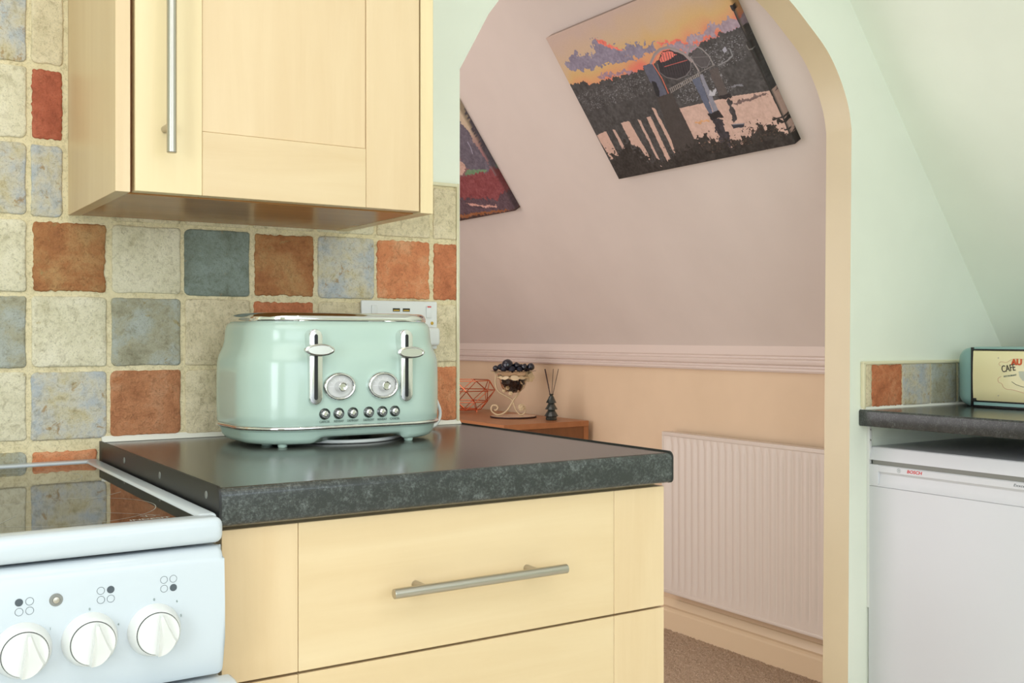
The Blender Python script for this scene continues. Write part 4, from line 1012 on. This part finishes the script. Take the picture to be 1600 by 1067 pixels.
def render_print(w, h, asp, sky, ops, seed):
    """colours of a flat print on a w x h grid; u right and v up run 0..1000"""
    rg = np.random.default_rng(seed)
    u, v = np.meshgrid(np.linspace(0, 1000, w), np.linspace(0, 1000, h))
    q_ = w/460; n1 = vnoise(w, h, 9*q_, rg)-.5; n2 = vnoise(w, h, 9*q_, rg)-.5; n3 = vnoise(w, h, 3.5*q_, rg)-.5; n4 = vnoise(w, h, 3.5*q_, rg)-.5; n5 = vnoise(w, h, 30, rg)-.5
    img = np.zeros((h, w, 3)); vv = v+n5*60+(u-500)*sky[0]
    for ch in range(3): img[..., ch] = np.interp(vv, [s[0] for s in sky[1]], [s[1][ch] for s in sky[1]])
    for kind, col, pts, prm in ops:
        c = np.array(col, float)
        if kind in ('poly', 'bush'):
            a = prm*1.6; pu = u+n1*a*2+n3*a*1.6; pv = v+(n2*a*2+n4*a*1.6)*asp
            if kind == 'bush': pu = pu+n3*25; pv = pv+np.abs(n4)*-70
            m_ = inpoly(pu, pv, pts); tex = (n3*22+n1*16)[..., None]*min(1, prm*.35)
            img[m_] = (c+tex)[m_]
        elif kind == 'line':
            d = segd(u*1.0, v/asp*1.0, [(p[0], p[1]/asp) for p in pts]); al = np.clip((prm*.62-d)/1.4+.5, 0, 1)[..., None]; img = img*(1-al)+c*al
        elif kind == 'speck':
            m_ = inpoly(u, v, pts); ys_, xs_ = np.nonzero(m_)
            if len(ys_):
                for q in rg.integers(0, len(ys_), prm*3):
                    y_, x_ = ys_[q], xs_[q]; ww = rg.integers(1, 5); k2 = rg.random()*.8; sl = img[y_:y_+rg.integers(1, 3), x_:x_+ww]; sl[:] = sl*(1-k2)+c*k2
    img = img+(rg.random((h, w, 1))-.5)*7
    return np.clip(img, 0, 255)
def canvas(name, u_y0, u_y1, z0, z1, img, label, thick=.0275):
    """stretched canvas: front at the slope, image wraps round the edges"""
    h, w, _ = img.shape
    y = np.linspace(u_y0, u_y1, w); z = np.linspace(z0, z1, h)
    nrm = np.array([-1, 0, -SF]); nrm = nrm/np.linalg.norm(nrm)
    off = .035
    Yg, Zg = np.meshgrid(y, z); Xg = 2.58-off-(Zg-1.03)*SF
    G = np.stack([Xg, Yg, Zg], -1)
    depth = 3; V = np.zeros((h+2*depth, w+2*depth, 3)); Cc = np.zeros((h+2*depth, w+2*depth, 3))
    for i in range(h+2*depth):
        a = min(max(i-depth, 0), h-1); ei = max(depth-i, i-depth-h+1, 0)
        for j in (range(w+2*depth) if ei else list(range(depth))+list(range(w+depth, w+2*depth))):
            b = min(max(j-depth, 0), w-1); e = max(ei, depth-j, j-depth-w+1, 0)
            V[i, j] = G[a, b]-nrm*(thick*e/depth)
            ma = min(max(a+(6*ei if i < depth else -6*ei), 0), h-1); mb = min(max(b+(6*e if j < depth else -6*e), 0), w-1); Cc[i, j] = img[ma, mb]*.8
    V[depth:-depth, depth:-depth] = G; Cc[depth:-depth, depth:-depth] = img
    H_, W_ = h+2*depth, w+2*depth; idx = np.arange(H_*W_).reshape(H_, W_)
    f = np.stack([idx[:-1, :-1], idx[1:, :-1], idx[1:, 1:], idx[:-1, 1:]], -1).reshape(-1, 4)
    me = bpy.data.meshes.new(name); org = G.reshape(-1, 3).mean(0); vv = (V.reshape(-1, 3)-org).astype(np.float32)
    me.vertices.add(len(vv)); me.vertices.foreach_set('co', vv.ravel()); me.loops.add(f.size); me.loops.foreach_set('vertex_index', f.ravel().astype(np.int32))
    me.polygons.add(len(f)); me.polygons.foreach_set('loop_start', (np.arange(len(f))*4).astype(np.int32)); me.polygons.foreach_set('loop_total', np.full(len(f), 4, np.int32)); me.update(calc_edges=True)
    at = me.color_attributes.new('print', 'FLOAT_COLOR', 'POINT'); s = Cc.reshape(-1, 3)/255; l_ = np.where(s <= .04045, s/12.92, ((s+.055)/1.055)**2.4)
    at.data.foreach_set('color', np.concatenate([l_, np.ones((len(l_), 1))], 1).astype(np.float32).ravel())
    m = mat(name+'_print', (128, 128, 128), .5, spec=.35); k = N(m); ca = k.n('ShaderNodeVertexColor'); ca.layer_name = 'print'; k.col(ca.outputs[0]); me.materials.append(m)
    root = empty('canvas_print', tuple(org-nrm*thick), label, 'picture')
    o = bpy.data.objects.new('printed_canvas', me); COL.objects.link(o); o.parent = root; o.location = Vector(org)-root.location
    bm = bmesh.new(); a0 = [tuple(G[i, j]-nrm*(thick*.2)) for i, j in ((0, 0), (0, -1), (-1, -1), (-1, 0))]; a1 = [tuple(G[i, j]-nrm*(thick*1.02)) for i, j in ((0, 0), (0, -1), (-1, -1), (-1, 0))]
    c0 = G.reshape(-1, 3).mean(0)
    sh = lambda p: tuple(Vector(p)+(Vector(c0)-Vector(p)).normalized()*.004)
    loft(bm, [[sh(p) for p in a0], [sh(p) for p in a1]]); obj('stretcher_frame', bm, M['maple_pale'], root)
sky1 = (-.12, [(380, (78, 72, 70)), (430, (78, 72, 70)), (500, (214, 116, 98)), (640, (226, 124, 102)), (690, (218, 156, 112)), (760, (212, 176, 118)), (850, (206, 178, 144)), (1000, (200, 176, 160))])
canvas('bridge', .967, .223, 1.586, 2.000, render_print(600, 412, 1.47, sky1, PAINT1, 3), 'canvas print of a river railway bridge at sunset on the sloping wall')
sky2 = (0, [(0, (90, 70, 70)), (500, (150, 110, 110)), (700, (196, 176, 150)), (1000, (206, 190, 160))])
canvas('field', 2.375, 1.622, 1.551, 1.965, render_print(300, 210, 1.47, sky2, PAINT2, 8), 'canvas print of a red field under dark trees, half hidden by the arch')
